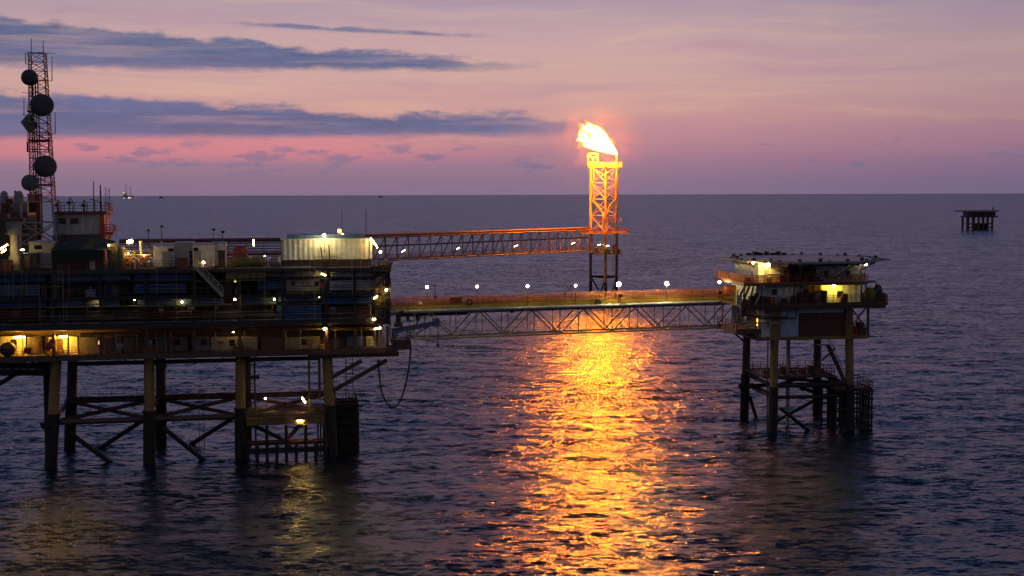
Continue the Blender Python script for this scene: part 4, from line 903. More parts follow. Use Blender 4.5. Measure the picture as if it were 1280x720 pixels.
for lab,x,y in (('short dark pole with a box head on the footbridge',544,356),('short dark aerial pole with a crossbar on the footbridge',707,354)):
    t = on_bridge('instrument_pole',lab,'pole',x,372,2.6); h = bpt(x,y,2.6).z; MB().tube((0,0,0),(0,0,h),.07,.05,7).build('pole', MAT['dark'], t); MB().box(-.3,.3,-.08,.08,h-.2,h-.08).box(-.15,.15,-.1,.1,h*.3,h*.3+.4).build('head', MAT['dark'], t)
for lab,x in (('small dark junction box on the footbridge near the wellhead platform',900),('dark junction box on the footbridge right of the second lifebuoy',776)):
    t = on_bridge('junction_box',lab,'box',x,376,-.55); MB().box(-.25,.25,-.1,.1,.55,1.0).build('body', MAT['rustpanel'], t); MB().bar((0,.05,0),(0,.05,.55),.07).build('post', MAT['dark'], t)
# ------------------------------------------------------------------ flare bridge
def truss(name,label,A,B,h0,h1,w,nbay,mats,pipes):
    d = B-A; Ln = Vector((d.x,d.y,0)).length; an = math.atan2(d.y,d.x); t = thing(name,label,'bridge',A,an); dz = d.z
    up = lambda u,v: Vector((u,v,dz*u/Ln)); dn = lambda u,v: Vector((u,v,dz*u/Ln-(h0+(h1-h0)*u/Ln)))
    for v in (0,w):
        MB().tube(up(0,v),up(Ln,v),.24,n=8).build('top_chord', MAT[mats[0]], t); MB().tube(dn(0,v),dn(Ln,v),.22,n=8).build('bottom_chord', MAT[mats[1]], t)
        for k in range(nbay):
            u,u2 = Ln*k/nbay, Ln*(k+1)/nbay
            MB().bar(dn(u,v),up(u,v),.16).build('vertical_post', MAT[mats[2]], t)
            MB().bar(dn(u,v),up(u2,v),.15).build('diagonal_brace', MAT[mats[2]], t)
        MB().bar(dn(Ln,v),up(Ln,v),.16).build('vertical_post', MAT[mats[2]], t)
    for k in range(nbay+1):
        u = Ln*k/nbay; MB().bar(dn(u,.1),dn(u,w-.1),.14).build('cross_tie', MAT[mats[2]], t)
    for (v,z,r,mt) in pipes: MB().tube(up(0,v)+Vector((0,0,z)),up(Ln,v)+Vector((0,0,z)),r,n=10).build('pipe', MAT[mt], t)
    MB().box(0,1,0,1,0,.01) if False else None
    gr = MB(); q = [dn(0,.5),dn(Ln,.5),dn(Ln,w-.5),dn(0,w-.5)]; q = [x+Vector((0,0,.3)) for x in q]
    gr.add(q+[x+Vector((0,0,.08)) for x in q],[(3,2,1,0),(4,5,6,7),(0,1,5,4),(1,2,6,5),(2,3,7,6),(3,0,4,7)]); gr.build('walkway', MAT['dark'], t)
    gr = MB()
    for v in (.45,w-.45):
        n = nbay*2
        gr.rail([q[0]+Vector((0,v-.5,0)), q[1]+Vector((0,v-.5,0))],1.1,2.4,.09,2)
    gr.build('railing', MAT[mats[0]], t)
    return t
FA, FB = at(466,297,334.0), at(741,287.5,FY)
truss('flare_bridge','long dark red truss bridge carrying pipes out to the flare tower',FA,FB,6.1,6.5,4.2,22,('drab','drab','drab'),((1.0,.55,.38,'brown'),(2.4,.6,.3,'brown'),(3.4,.5,.22,'grey'),(1.8,-2.4,.2,'rustpanel')))
# ------------------------------------------------------------------ flare tower
c0 = at(756,373,FY); c0.z = 0
t = thing('flare_tower','tall three legged lattice flare tower glowing yellow under its flame','tower',c0)
fl = lambda x,y,dy=0: at(x,y,FY+dy)-c0
zD, zM = fl(756,208).z, fl(756,290).z
xl, xr = fl(739,250).x, fl(772,250).x
foot = [Vector((xl,2.4,0)),Vector((xr,2.4,0)),Vector(((xl+xr)/2+.1,-4.6,0))]
P3 = lambda k,z: Vector((foot[k].x,foot[k].y,z))
for k in range(3):
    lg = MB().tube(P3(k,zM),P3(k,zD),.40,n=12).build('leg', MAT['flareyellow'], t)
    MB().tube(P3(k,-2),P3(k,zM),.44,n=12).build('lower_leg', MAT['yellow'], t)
    MB().tube(P3(k,-2),P3(k,fl(756,352).z),.52,n=12).build('splash_sleeve', MAT['growth'], t)
lev = [zM+(zD-zM)*k/4 for k in range(5)]
for i in range(4):
    for k in range(3):
        j = (k+1)%3; MB().tube(P3(k,lev[i]),P3(j,lev[i+1]),.13,n=8).build('diagonal_brace', MAT['flareyellow'], t); MB().tube(P3(j,lev[i]),P3(k,lev[i+1]),.13,n=8).build('diagonal_brace', MAT['flareyellow'], t)
        MB().tube(P3(k,lev[i+1]),P3(j,lev[i+1]),.14,n=8).build('horizontal_brace', MAT['flareyellow'], t)
zs_ = fl(756,346).z
for k in range(3):
    j = (k+1)%3; MB().tube(P3(k,zs_),P3(j,zs_),.3,n=8).build('horizontal_brace', MAT['growth'], t)
    MB().tube(P3(k,zs_),P3(j,-1)*.55+P3(k,-1)*.45,.25,n=8).build('diagonal_brace', MAT['growth'], t)
cx, cy = (xl+xr)/2, 0
td_ = MB()
for v in (-5.4,-2.4,.6,3.6): td_.bar((xl-.9,v,zD-.2),(xr+.9,v,zD-.2),.26)
for u in (xl-.9,xl+1.2,(xl+xr)/2,xr-1.2,xr+.9): td_.bar((u,-5.4,zD-.2),(u,3.6,zD-.2),.3)
for k in range(16): u = xl-.8+(xr-xl+1.6)*k/15; td_.bar((u,-5.4,zD),(u,3.6,zD),.06)
td_.build('top_deck_grating', MAT['flareyellow'], t)
MB().rail([(xl-.9,-5.3,zD),(xr+.9,-5.3,zD),(xr+.9,3.5,zD),(xl-.9,3.5,zD),(xl-.9,-5.3,zD)],1.2,1.6,.09,2).build('railing', MAT['flareyellow'], t)
zq = fl(756,192).z; fr = MB(); a0_, a1_ = fl(735,200).x, fl(747,200).x
for u in (a0_, a1_):
    for v in (-2,1): fr.bar((u,v,zD),(u,v,zq),.16)
for f in (.35,.7,1): 
    z = zD+(zq-zD)*f; fr.bar((a0_,-2,z),(a1_,-2,z),.13).bar((a0_,1,z),(a1_,1,z),.13).bar((a0_,-2,z),(a0_,1,z),.13).bar((a1_,-2,z),(a1_,1,z),.13)
fr.bar((a0_,-2,zD),(a1_,-2,zq),.12).bar((a1_,-2,zD),(a0_,-2,zq),.12)
fr.build('pilot_frame', MAT['flareyellow'], t)
tip = fl(771,193); MB().tube((tip.x,0,zD+.01),(tip.x,0,tip.z-.2),.32,n=12).lathe((tip.x,0,tip.z-1.0),[(.36,0),(.48,.25),(.48,.7),(.4,.75)],14).build('flare_tip', MAT['grey'], t)
MB().pipe([(cx-.6,-1,zM+.3),(cx-.6,-1,fl(756,268).z),fl(749,259)*1.0+Vector((0,0,0)),fl(743,252),(fl(742,245).x,0,fl(742,240).z),(fl(742,245).x,0,zD-.4)],.27).build('flare_riser', MAT['flareyellow'], t)
MB().pipe([(cx+.9,-1,zM+.3),(cx+.9,-1,fl(756,262).z),fl(764,254),fl(769,250),(fl(770,244).x,0,fl(769,240).z),(tip.x,0,zD-.4)],.27).build('flare_riser', MAT['flareyellow'], t)
md = MB()
for v in (-6.2,-3.5,-.9,1.7,4.4): md.bar((xl-3.2,v,zM-.2),(xr+3.0,v,zM-.2),.36)
for k in range(18): u = xl-3.2+(xr-xl+6.2)*k/17; md.bar((u,-6.2,zM),(u,4.4,zM),.14)
md.build('middle_deck', MAT['flareyellow'], t)
MB().rail([(xl-3.1,-6.1,zM),(xr+2.9,-6.1,zM),(xr+2.9,4.3,zM)],1.2,1.6,.12,3).build('railing', MAT['orange'], t)
zl2 = fl(756,316).z
MB().prism([(xl-.6,-5.2),(xr+.6,-5.2),(xr+.6,3.2),(xl-.6,3.2)], zl2-.3, zl2).rail([(xl-.5,-5.1,zl2),(xr+.5,-5.1,zl2),(xr+.5,3.1,zl2)],1.2,1.8,.11,3).build('lower_deck', MAT['olive'], t)
for k in range(4): MB().box(xl+1+k*1.9,xl+2.2+k*1.9,-3.5,1,zl2+.01,zl2+rng.uniform(1,2.8)).build('equipment_skid', MAT[('brown','grey','olive','brown')[k]], t)
MB().rail([fl(739,276)+Vector((0,-5,0)),fl(775,276)+Vector((0,-5,0))],1.0,1.6,.1,2).build('catwalk', MAT['orange'], t)
la_ = MB(); p = fl(766,275); 
for dx in (0,.7): la_.bar((p.x+dx,0,0),(p.x+dx,0,zD),.1)
for k in range(46): la_.bar((p.x,0,.8*k+2),(p.x+.7,0,.8*k+2),.07)
la_.build('ladder', MAT['flareyellow'], t)
# ------------------------------------------------------------------ wellhead platform
t = thing('wellhead_platform','smaller four legged wellhead platform with white walls under a broad helideck','platform',WF.o,WF.a)
WP = t
def wp(x,y,v=-.6): return WF.at(x,y,v)
def wbox(x0,y0,x1,y1,v,d,mat,name,par=None):
    u0,u1,z0,z1 = WF.rect(x0,y0,x1,y1,v); return MB().box(u0,u1,v,v+d,z0,z1).build(name, MAT[mat], par or WP), (u0,u1,z0,z1)
u1_ = wp(1060.5,430,0).x; V1 = 11.6
zL = wp(1000,424,0).z; ztop = wp(1000,385,0).z; zspl = wp(1000,482,0).z
corners = [(0,0),(u1_,0),(u1_,V1),(0,V1)]
for (u,v) in corners:
    B0 = Vector((u+(-.3 if u == 0 else .3), v+(-.4 if v == 0 else .4), -1)); T0 = Vector((u,v,ztop-.1))
    s_ = B0.lerp(T0, (zspl+1)/(ztop+1))
    L_ = MB().tube(B0,T0,.56,n=14).build('leg', MAT['legpaint' if v == 0 else 'brown'], t)
    MB().tube(B0,s_,.66,n=14).build('splash_sleeve', MAT['growth'], L_)
# helideck
hc = wp(1003,322.5,5.5); hr_ = 10.3; hu, hv, hz = hc.x, 5.5, hc.z
octa = lambda r: [(hu+r*math.cos(R(22.5+45*k)), hv+r*math.sin(R(22.5+45*k))) for k in range(8)]
MB().prism(octa(hr_+.35), hz-.35, hz).build('helideck', MAT['helideck'], t)
ring = bpy.data.materials.new('helideck marking')
m_ = MB()
for k in range(48):
    a0_, a1_ = 2*math.pi*k/48, 2*math.pi*(k+1)/48
    m_.add([(hu+r*math.cos(a),hv+r*math.sin(a),hz+z) for z in (.006,.012) for (r,a) in ((5,a0_),(5.6,a0_),(5.6,a1_),(5,a1_))],[(3,2,1,0),(4,5,6,7),(0,1,5,4),(1,2,6,5),(2,3,7,6),(3,0,4,7)])
m_.build('landing_circle', MAT['cream'], t)
for k in range(8):
    p, q = octa(hr_+.36)[k], octa(hr_+.36)[(k+1)%8]; p2, q2 = octa(hr_+1.75)[k], octa(hr_+1.75)[(k+1)%8]; n_ = MB()
    for j in range(13):
        f = j/12; n_.bar((p[0]+(q[0]-p[0])*f,p[1]+(q[1]-p[1])*f,hz-.3),(p2[0]+(q2[0]-p2[0])*f,p2[1]+(q2[1]-p2[1])*f,hz-.05),.07,.16)
    for f in (.3,.65,1.0):
        n_.bar((p[0]+(p2[0]-p[0])*f,p[1]+(p2[1]-p[1])*f,hz-.3+.25*f),(q[0]+(q2[0]-q[0])*f,q[1]+(q2[1]-q[1])*f,hz-.3+.25*f),.07)
    n_.build('safety_net', MAT['louvre'], t)
for k in range(28):
    q = 2*math.pi*k/28+.05*(k%3); rr = hr_*.97
    MB().box(hu+rr*math.cos(q)-.2,hu+rr*math.cos(q)+.2,hv+rr*math.sin(q)-.2,hv+rr*math.sin(q)+.2,hz+.01,hz+.16+.14*(k%3)).build('perimeter_box', MAT[('dark','grey','rustpanel','dish')[k%4]], t)
sf = MB()
for k in range(10): u = hu-9+k*2; hwid = math.sqrt(max(.5,10**2-(u-hu)**2)); sf.box(u-.1,u+.1,hv-hwid*.93,hv+hwid*.93,hz-.72,hz-.36)
for v in (hv,hv+6): sf.box(hu-7.5,hu+7.5,v-.12,v+.12,hz-1.05,hz-.73)
sf.build('helideck_support', MAT['dark'], t)
for k in range(8): p = octa(hr_*.99)[k]; MB().bar((p[0],p[1],hz-.36),(hu+(p[0]-hu)*.62,hv+(p[1]-hv)*.62,hz-2.6),.16).build('helideck_strut', MAT['grey'], t)
dk = MB()
for k in range(7): dk.box(hu-5+k*.9,hu-4.4+k*.9,hv+9.2,hv+9.8,hz+.01,hz+.35+.2*(k%2))
dk.build('perimeter_light_box', MAT['dark'], t)
# storeys : upper accommodation, mid accommodation, lower enclosure
ZA, ZB, ZC = wp(1000,354.5,-.6).z, wp(1000,380,-.6).z, wp(1000,385,-.6).z
lx0, lx1 = wp(945,355,.2).x, wp(1071,355,.2).x
def storey(x0,x1,y0,y1,v,d,mat):
    u0,u1,z0,z1 = WF.rect(x0,y0,x1,y1,v); o = MB().corr(u0,u1,v,z0,z1,.9,.05).box(u0,u1,v+.06,v+d,z0,z1).build('wall', MAT[mat], WP); return o,(u0,u1,z0,z1)
W1, r1 = storey(948,1077,328.6,354,.4,10.4,'white')
W2, r2 = storey(945,1076,357,379,.2,11.0,'white')
wbox(985,331.5,1020,353.8,.2,.14,'rustpanel','service_panel',W1); wbox(1004,357.5,1026,378.8,.0,.14,'rustpanel','service_panel',W2)
for x,y,o,s,v in ((1050,367.5,W2,3,.1),(938,0,None,0,0),(1008,366,W2,2.5,-.05),(968,365,W2,2.5,.1),(1033,342,W1,2.5,.3),(1060,342,W1,2.2,.3)):
    if o is None: continue
    a_ = WF.rect(x-s,y-3,x+s,y+3,v); f_ = MB().box(a_[0]-.07,a_[1]+.07,v,v+.046,a_[2]-.07,a_[3]+.07).build('window', MAT['dark'], o); MB().box(a_[0],a_[1],v-.04,v-.003,a_[2],a_[3]).build('pane', MAT['blackout'], f_)
for x0,x1,y0,y1,o,v in ((955,960,337,353,W1,.3),(975,981,336,353,W1,.3),(1021,1026,361,378,W2,.1)):
    a_ = WF.rect(x0,y0,x1,y1,v); MB().box(a_[0],a_[1],v,v+.046,a_[2],a_[3]).build('door', MAT['grey'], o)
def wdeck(x0,x1,y,v0,v1,th,mat,name):
    z = WF.at(1000,y,v0).z; a0_, a1_ = WF.at(x0,y,v0).x, WF.at(x1,y,v0).x; MB().box(a0_,a1_,v0,v1,z-th,z).build(name, MAT[mat], WP); return a0_,a1_,z
a0_,a1_,zA = wdeck(930,1085,354,-1.6,12.4,.3,'brown','upper_deck')
def wnet(pts, z, mat='orange'):
    rl = MB().rail([(x,y,z) for x,y in pts],1.15,1.3,.06); rl.build('railing', MAT[mat], WP)
wnet([(a0_+.05,12),(a0_+.05,-1.55),(a1_-.05,-1.55),(a1_-.05,8)], zA)
for (p,q) in (((a0_+.09,11.5),(a0_+.09,-1.5)),):
    pass
sp_ = MB()
for k in range(22): sp_.box(a0_+.2+k*.23,a0_+.34+k*.23,-1.49,-1.47,zA+.15,zA+1.1)
sp_.build('netting_panel', MAT['netting'], WP)
sp_ = MB()
for k in range(14): sp_.box(a1_-3.4+k*.23,a1_-3.26+k*.23,-1.49,-1.47,zA+.15,zA+1.1)
sp_.build('netting_panel', MAT['netting'], WP)
sp_ = MB()
for k in range(40): sp_.box(a0_+.12,a0_+.14,-1.2+k*.3,-1.02+k*.3,zA+.15,zA+1.1)
sp_.build('netting_panel', MAT['netting'], WP)
a0_,a1_,zBd = wdeck(926,1110,380,-1.4,12.2,.35,'brown','middle_deck')
wnet([(a0_+.05,11.8),(a0_+.05,-1.35),(a1_-.05,-1.35),(a1_-.05,9),(r2[1],9)], zBd, 'rustpanel')
MB().box(a0_+.5,a1_-.2,-1.2,-.9,zBd-.75,zBd-.36).box(a1_-3.2,a1_-.2,-.9,9,zBd-.6,zBd-.36).build('deck_girder', MAT['brown'], WP)
# lower enclosure
o,b1 = wbox(948,386,1062,421.5,-.1,11.4,'grey','lower_enclosure')
wbox(972,388,998,421.2,-.25,.146,'aqua','blue_panel',o); wbox(952,388,964,421.2,-.25,.146,'white','white_panel',o); wbox(998.6,391,1056,421.2,-.22,.116,'rustpanel','shutter_door',o)
sl = MB(); s0 = WF.rect(998.6,391,1056,421.2,-.23)
for k in range(14): u = s0[0]+.1+(s0[1]-s0[0]-.2)*k/13; sl.box(u-.04,u+.04,-.275,-.222,s0[2]+.05,s0[3]-.05)
sl.build('shutter_rib', MAT['rustpanel'], o)
wbox(998.6,386.2,1060,390.6,-.24,.13,'aqua','panel_header',o)
wbox(965,384,976,424,-.75,.46,'legpaint','corner_column'); wbox(1057,384,1066,424,-.75,.46,'legpaint','corner_column')
u0_,u1b,z0_,z1_ = WF.rect(946,420.8,1085,424.8,-.8); MB().box(u0_,u1b,-.8,12,z0_,z1_).build('lower_deck', MAT['legpaint'], WP)
for x in (1085.0,):
    a_ = WF.at(x,422,-.6); b_ = WF.at(x,384,-.6); MB().bar(a_,b_,.28).build('corner_column', MAT['brown'], WP); MB().bar(a_+Vector((0,9,0)),b_+Vector((0,9,0)),.28).build('corner_column', MAT['brown'], WP)
MB().bar(wp(1064,385,-.5),wp(1084,412,-.5),.16).build('diagonal_brace', MAT['brown'], WP); MB().bar(wp(1082,385,-.3),wp(1065,407,-.3),.16).build('diagonal_brace', MAT['brown'], WP)
for x0,x1,y0,y1,mt in ((1068,1073,408,420,'red'),(1074,1080,403,420,'brown'),(1079,1083,410,420,'rustpanel')): wbox(x0,y0,x1,y1,.8,1.2,mt,'pump_unit')
# left side balcony towards the bridge and pipe loops
u0_,u1b,z0_,z1_ = WF.rect(913,410,950,415,2.5); MB().box(u0_,u1b,-.2,9,z0_,z1_).build('side_platform', MAT['brown'], WP)
wnet([(u1b-.2,-.1),(u0_+.05,-.1),(u0_+.05,8.8)], z1_, 'rustpanel')
MB().bar(WF.at(914,413,2.5),WF.at(936,432,2.5),.25).build('knee_brace', MAT['brown'], WP)
MB().box(-2.4,-.3,.4,8,z1_+.01,z1_+2.7).build('stair_enclosure', MAT['brown'], WP)
for k,(pts,r) in enumerate((([(930,352),(930,392),(950,398),(995,398),(995,385)],.13),([(934,384),(940,395),(975,396),(984,396),(984,384)],.11),([(926,372),(926,400),(948,404),(975,404)],.11),([(960,384),(960,410)],.12),([(942,357),(936,381)],.12),([(956,357),(944,381)],.12),([(952,357),(952,381)],.1))):
    MB().pipe([WF.at(x,y,-1.2-.15*k) for x,y in pts],r,8).build('pipe', MAT[('dark','brown','grey')[k%3]], WP)
for k in range(14):
    p = WF.at(rng.uniform(922,960), rng.uniform(383,400), rng.uniform(-.8,3)); MB().box(p.x-.35,p.x+.35,p.y-.3,p.y+.3,p.z-.4,p.z+.4).build('junction_box', MAT[rng.choice(('brown','dark','rustpanel','grey'))], WP)
for k in range(9):
    x = rng.uniform(925,1058); p = WF.at(x,378.5,-.9); MB().box(p.x-.3,p.x+.4,-.95,-.4,zBd+.01,zBd+rng.uniform(.5,1.3)).build('locker', MAT[rng.choice(('brown','dark','orange','rustpanel'))], WP)
for k in range(5):
    x = rng.uniform(935,985); p = WF.at(x,353,-1.2); MB().box(p.x-.3,p.x+.3,-1.3,-.8,zA+.01,zA+rng.uniform(.6,1.1)).build('locker', MAT[rng.choice(('orange','red','dark'))], WP)
for x in (992,1000,1008,1016,1024): p = wp(x,385,-.9); MB().tube((p.x,-.9,zA-.3),(p.x,-.9,zBd+.02),.09,n=8).build('riser_pipe', MAT['rustpanel'], WP)
for x in (930,1076,1082): p = wp(x,385,-1.3); MB().bar((p.x,-1.3,zBd),(p.x,-1.3,zA-.3),.16).build('column', MAT['brown'], WP)
for x in (940,985,1035,1076): p = wp(x,354,-.9); MB().bar((p.x,-.9,zA),(p.x,-.9,hz-1.3),.14).build('column', MAT['grey'], WP)
rw = random.Random(9)
for k in range(26):
    x = rw.uniform(976,1030); y0 = rw.uniform(332,350); p = WF.at(x,y0,-.5); hh = rw.uniform(.4,1.6)
    MB().box(p.x-rw.uniform(.1,.5),p.x+.2,-.55,.1,p.z-hh,p.z).build('service_cabinet', MAT[rw.choice(('dark','brown','rustpanel','grey','dark'))], WP) if k % 2 else MB().pipe([(p.x,-.75,p.z),(p.x,-.75,p.z-hh),(p.x+rw.uniform(-2,2),-.75,p.z-hh)],.08,7).build('pipe', MAT[rw.choice(('dark','brown','rustpanel'))], WP)
for k in range(22):
    x = rw.uniform(990,1034) if k < 14 else rw.uniform(925,965); p = WF.at(x,rw.uniform(360,378),-.7); hh = rw.uniform(.5,1.8)
    MB().box(p.x-rw.uniform(.1,.5),p.x+.25,-.75,-.1,zBd+.01,zBd+hh).build('service_cabinet', MAT[rw.choice(('dark','brown','rustpanel','grey','dark'))], WP)
for x0,y0,x1,y1 in ((931,357,921,379),(937,357,928,379)):
    A_, B_ = WF.at(x0,y0,2), WF.at(x1,y1,2); MB().bar(A_,B_,.1,.3).bar(A_+Vector((0,0,1)),B_+Vector((0,0,1)),.06).build('stair', MAT['brown'], WP)
# jacket framing
zj = wp(1000,482,0).z; zj2 = wp(1000,497,0).z
zj3 = zj-1.6
for k in range(4):
    (u,v),(u2,v2) = corners[k], corners[(k+1)%4]
    MB().tube((u,v,zj),(u2,v2,zj),.28,n=10).build('horizontal_brace', MAT['growth'], t); MB().tube((u,v,zj3),(u2,v2,zj3),.24,n=10).build('horizontal_brace', MAT['growth'], t)
MB().tube((0,0,zj),(u1_,V1,zj-.05),.24,n=10).build('diagonal_brace', MAT['growth'], t); MB().tube((u1_,0,zj+.05),(0,V1,zj),.24,n=10).build('diagonal_brace', MAT['growth'], t)
for (x0,y0,x1,y1,v) in ((975,510,1013,540,.1),(1030,494,975,524,5),(938,480,966,495,6),(937,495,948,531,V1),(1000,484,1040,498,6)):
    p,q = WF.at(x0,y0,v), WF.at(x1,y1,v); q = p+(q-p)*1.1; MB().tube(p,q,.26,n=10).build('diagonal_brace', MAT['growth'], t)
MB().pipe([WF.at(935,487,V1-.6),WF.at(929,486,V1-1.5),WF.at(925,482,V1-2)],.34).build('pipe_stub', MAT['growth'], t)
for x,v,r,mt in ((985.5,4,.28,'grey'),(969.5,7,.2,'growth'),(1038,6,.22,'growth'),(960,1.5,.1,'brown'),(1046,4,.2,'growth')):
    p = WF.at(x,424,v); MB().tube((p.x,v,-1),(p.x,v,zL if mt in('grey','brown') else zj+.6),r,n=10).build('riser_pipe', MAT[mt], t)
MB().box(-.8,u1_-1,2,10.5,zj+.75,zj+.95).build('walkway_deck', MAT['brown'], t)
MB().rail([(-.7,10.4,zj+.95),(-.7,2.1,zj+.95),(u1_-1.1,2.1,zj+.95),(u1_-1.1,10.4,zj+.95),(-.7,10.4,zj+.95)],1.1,1.1,.07).build('railing', MAT['rustpanel'], t)
for k in range(7): u = .3+k*1.35; MB().box(u,u+.8,5,6,zj+.96,zj+1.5+.25*(k%3)).build('locker', MAT[('brown','rustpanel','dark')[k%3]], t)
A_, B_ = WF.at(1036,431,8), WF.at(1058,479,8); s_ = MB()
for dv in (0,.9): s_.bar(A_+Vector((0,dv,0)),B_+Vector((0,dv,0)),.1,.3).bar(A_+Vector((0,dv,1)),B_+Vector((0,dv,1)),.07)
for k in range(18): p = A_.lerp(B_,(k+.5)/18); s_.box(p.x-.15,p.x+.15,8.05,8.85,p.z-.03,p.z+.03)
s_.build('stair', MAT['brown'], t)
MB().bar(WF.at(1028,450,10),WF.at(1044,435,8),.2).box(A_.x-1.6,A_.x+.1,7.9,9,A_.z-.1,A_.z).build('stair_landing', MAT['brown'], t)
# boat landing on the right
g0, g1 = WF.at(1041,520,.5).x, WF.at(1086,520,.5).x; zg = WF.at(1063,486,.5).z
cg = MB()
for k in range(7):
    for v in (-.4,4.6): u = g0+(g1-g0)*k/6; cg.tube((u,v,-1),(u,v,zg),.14,n=8)
for k in range(1,5): cg.tube((g1,-.4+k,-1),(g1,-.4+k,zg),.19,n=8)
for k in range(5):
    z = .5+(zg-.6)*k/4; cg.box(g0-.2,g1+.2,-.6,-.3,z-.11,z+.11).box(g0-.2,g1+.2,4.5,4.8,z-.11,z+.11).box(g1-.1,g1+.22,-.3,4.5,z-.11,z+.11)
cg.build('boat_landing', MAT['growth'], t)
for k in range(3): MB().tube((g0+.4+k*.8,2+(k%2),-1),(g0+.4+k*.8,2+(k%2),zg-.3*(k%3)),.3,n=10).build('conductor', MAT['growth'], t)
MB().rail([(g0,-.5,zg+.16),(g1,-.5,zg+.16),(g1,4.7,zg+.16)],1.1,1.1,.07).build('railing', MAT['rustpanel'], t)
MB().box(g0,g1,-.5,4.6,zg+.02,zg+.15).build('landing_deck', MAT['rustpanel'], t)
# equipment on the right hand deck end
p = WF.at(1091,379.5,2); t = thing('life_raft_station','dark rounded equipment stack on the open deck end of the wellhead platform','equipment',WF.world(Vector((p.x,2,zBd+.01))),WF.a)
for k,(x,r,h) in enumerate(((-1.6,.55,1.2),(-.5,.8,1.9),(.7,.65,2.3),(1.6,.45,1.1))): MB().lathe((x,0,0),[(r*.9,0),(r,.2),(r,h*.7),(r*.6,h*.95),(.05,h)],16).build('canister', MAT[('brown','olive','dark','brown')[k]], t)
MB().box(-2.3,2.2,-.8,.8,-.0,.06).build('base', MAT['dark'], t)
p = WF.at(1080,352,-.6); t = thing('gooseneck_vent','slim bent vent pipe on the wellhead platform near the deck end','vent pipe',WF.world(Vector((WF.at(1095,380,-.6).x,-.6,zBd))),WF.a)
h = WF.at(1095,352,-.6).z-zBd; MB().pipe([(0,0,0),(0,0,h-.3),(-.3,0,h),(-1.4,0,h)],.12).build('pipe', MAT['dark'], t); MB().lathe((0,0,0),[(.25,0),(.25,.15)],10).build('flange', MAT['dark'], t)
t = thing('orange_fire_cabinet','orange red cabinet where the footbridge meets the wellhead platform','cabinet',bworld(Vector((bpt(913,374,1).x,1,.01))),ang)
MB().box(-.9,.9,-.3,.5,.1,1.5).build('body', MAT['orange'], t); MB().box(-.95,.95,-.35,.55,1.5,1.6).build('lid', MAT['dark'], t); MB().box(-.85,.85,-.2,.4,.0,.1).build('plinth', MAT['dark'], t)
# ------------------------------------------------------------------ far things
YD = 33*1600/(286.5-241.2); c0 = at(1221,286.5,YD); c0.z = 0
t = thing('distant_platform','small dark distant platform on many legs far out to sea','platform',c0)
k_ = YD/1600; dp = lambda x: (x-1221)*k_; dz_ = lambda y: (286.5-y)*k_
MB().box(dp(1197),dp(1243.5),-9,9,dz_(264.5),dz_(262.5)).build('top_deck', MAT['grey'], t)
MB().box(dp(1204),dp(1243),-8,8,dz_(271.5),dz_(269.8)).build('lower_deck', MAT['dark'], t)
for x0,x1,mt in ((1206,1213,'brown'),(1215,1224,'dark'),(1226,1233,'rustpanel'),(1235,1241,'brown')): MB().box(dp(x0),dp(x1),-6,6,dz_(269.7),dz_(264.6)).build('module', MAT[mt], t)
for x in (1206,1213,1220,1226,1231.5,1237):
    for v in (-6,6): MB().tube((dp(x),v,-2),(dp(x),v,dz_(271.5)),1.0,n=8).build('leg', MAT['brown'], t)
for y in (279.5,284): MB().box(dp(1206),dp(1237),-6.4,-5.6,dz_(y)-.5,dz_(y)+.5).build('brace', MAT['growth'], t)
MB().box(dp(1219),dp(1233),-4,4,-1,dz_(279)).build('conductor_bay', MAT['growth'], t)
MB().tube((dp(1240),0,dz_(262.5)),(dp(1241),0,dz_(259)),.6,n=6).build('crane_post', MAT['brown'], t)
YR = 11000; c0 = at(160,245.5,YR); c0.z = 0; k_ = YR/1600
t = thing('jackup_rig','tiny distant jack up rig with bright lights on the horizon','rig',c0)
rx = lambda x: (x-160)*k_; rz_ = lambda y: (244.6-y)*k_
MB().box(rx(154),rx(166),-25,25,rz_(242.5),rz_(240)).build('hull', MAT['grey'], t)
for x,y in ((157.6,226),(163,228)): 
    m_ = MB().bar((rx(x),0,-5),(rx(x),0,rz_(y)),3.2); m_.build('jack_leg', MAT['bluegrey'], t)
MB().box(rx(155),rx(158.5),-10,10,rz_(240),rz_(237)).build('quarters', MAT['white'], t)
for x,y,r in ((156.2,236.6,4.2),(162.3,242.8,6.0),(164.5,242.6,4.0),(156.3,243,4.0)): MB().lathe((rx(x),-30,rz_(y)-r),[(.1,0),(r*.8,r*.4),(r,r),(r*.8,r*1.6),(.1,2*r)],10).build('work_light', lampmat((1,.72,.45),1.6), t)
for lab,x,yy,s in (('tiny dark ship on the horizon right of the jack up rig',202,243.8,1.0),('tiny dark ship on the horizon between the main platform and the flare',476,242.8,1.0)):
    Yq = 15000; c0 = at(x,244,Yq); c0.z = 0; t = thing('distant_ship',lab,'ship',c0)
    MB().prism([(-26,-7),(20,-7),(30,0),(20,7),(-26,7)],-1,9).build('hull', MAT['dark'], t); MB().box(-20,-4,-5,5,9,20).box(-16,-10,-3,3,20,27).build('deckhouse', MAT['bluegrey'], t); MB().bar((8,0,9),(8,0,24),1.6).build('mast', MAT['dark'], t)
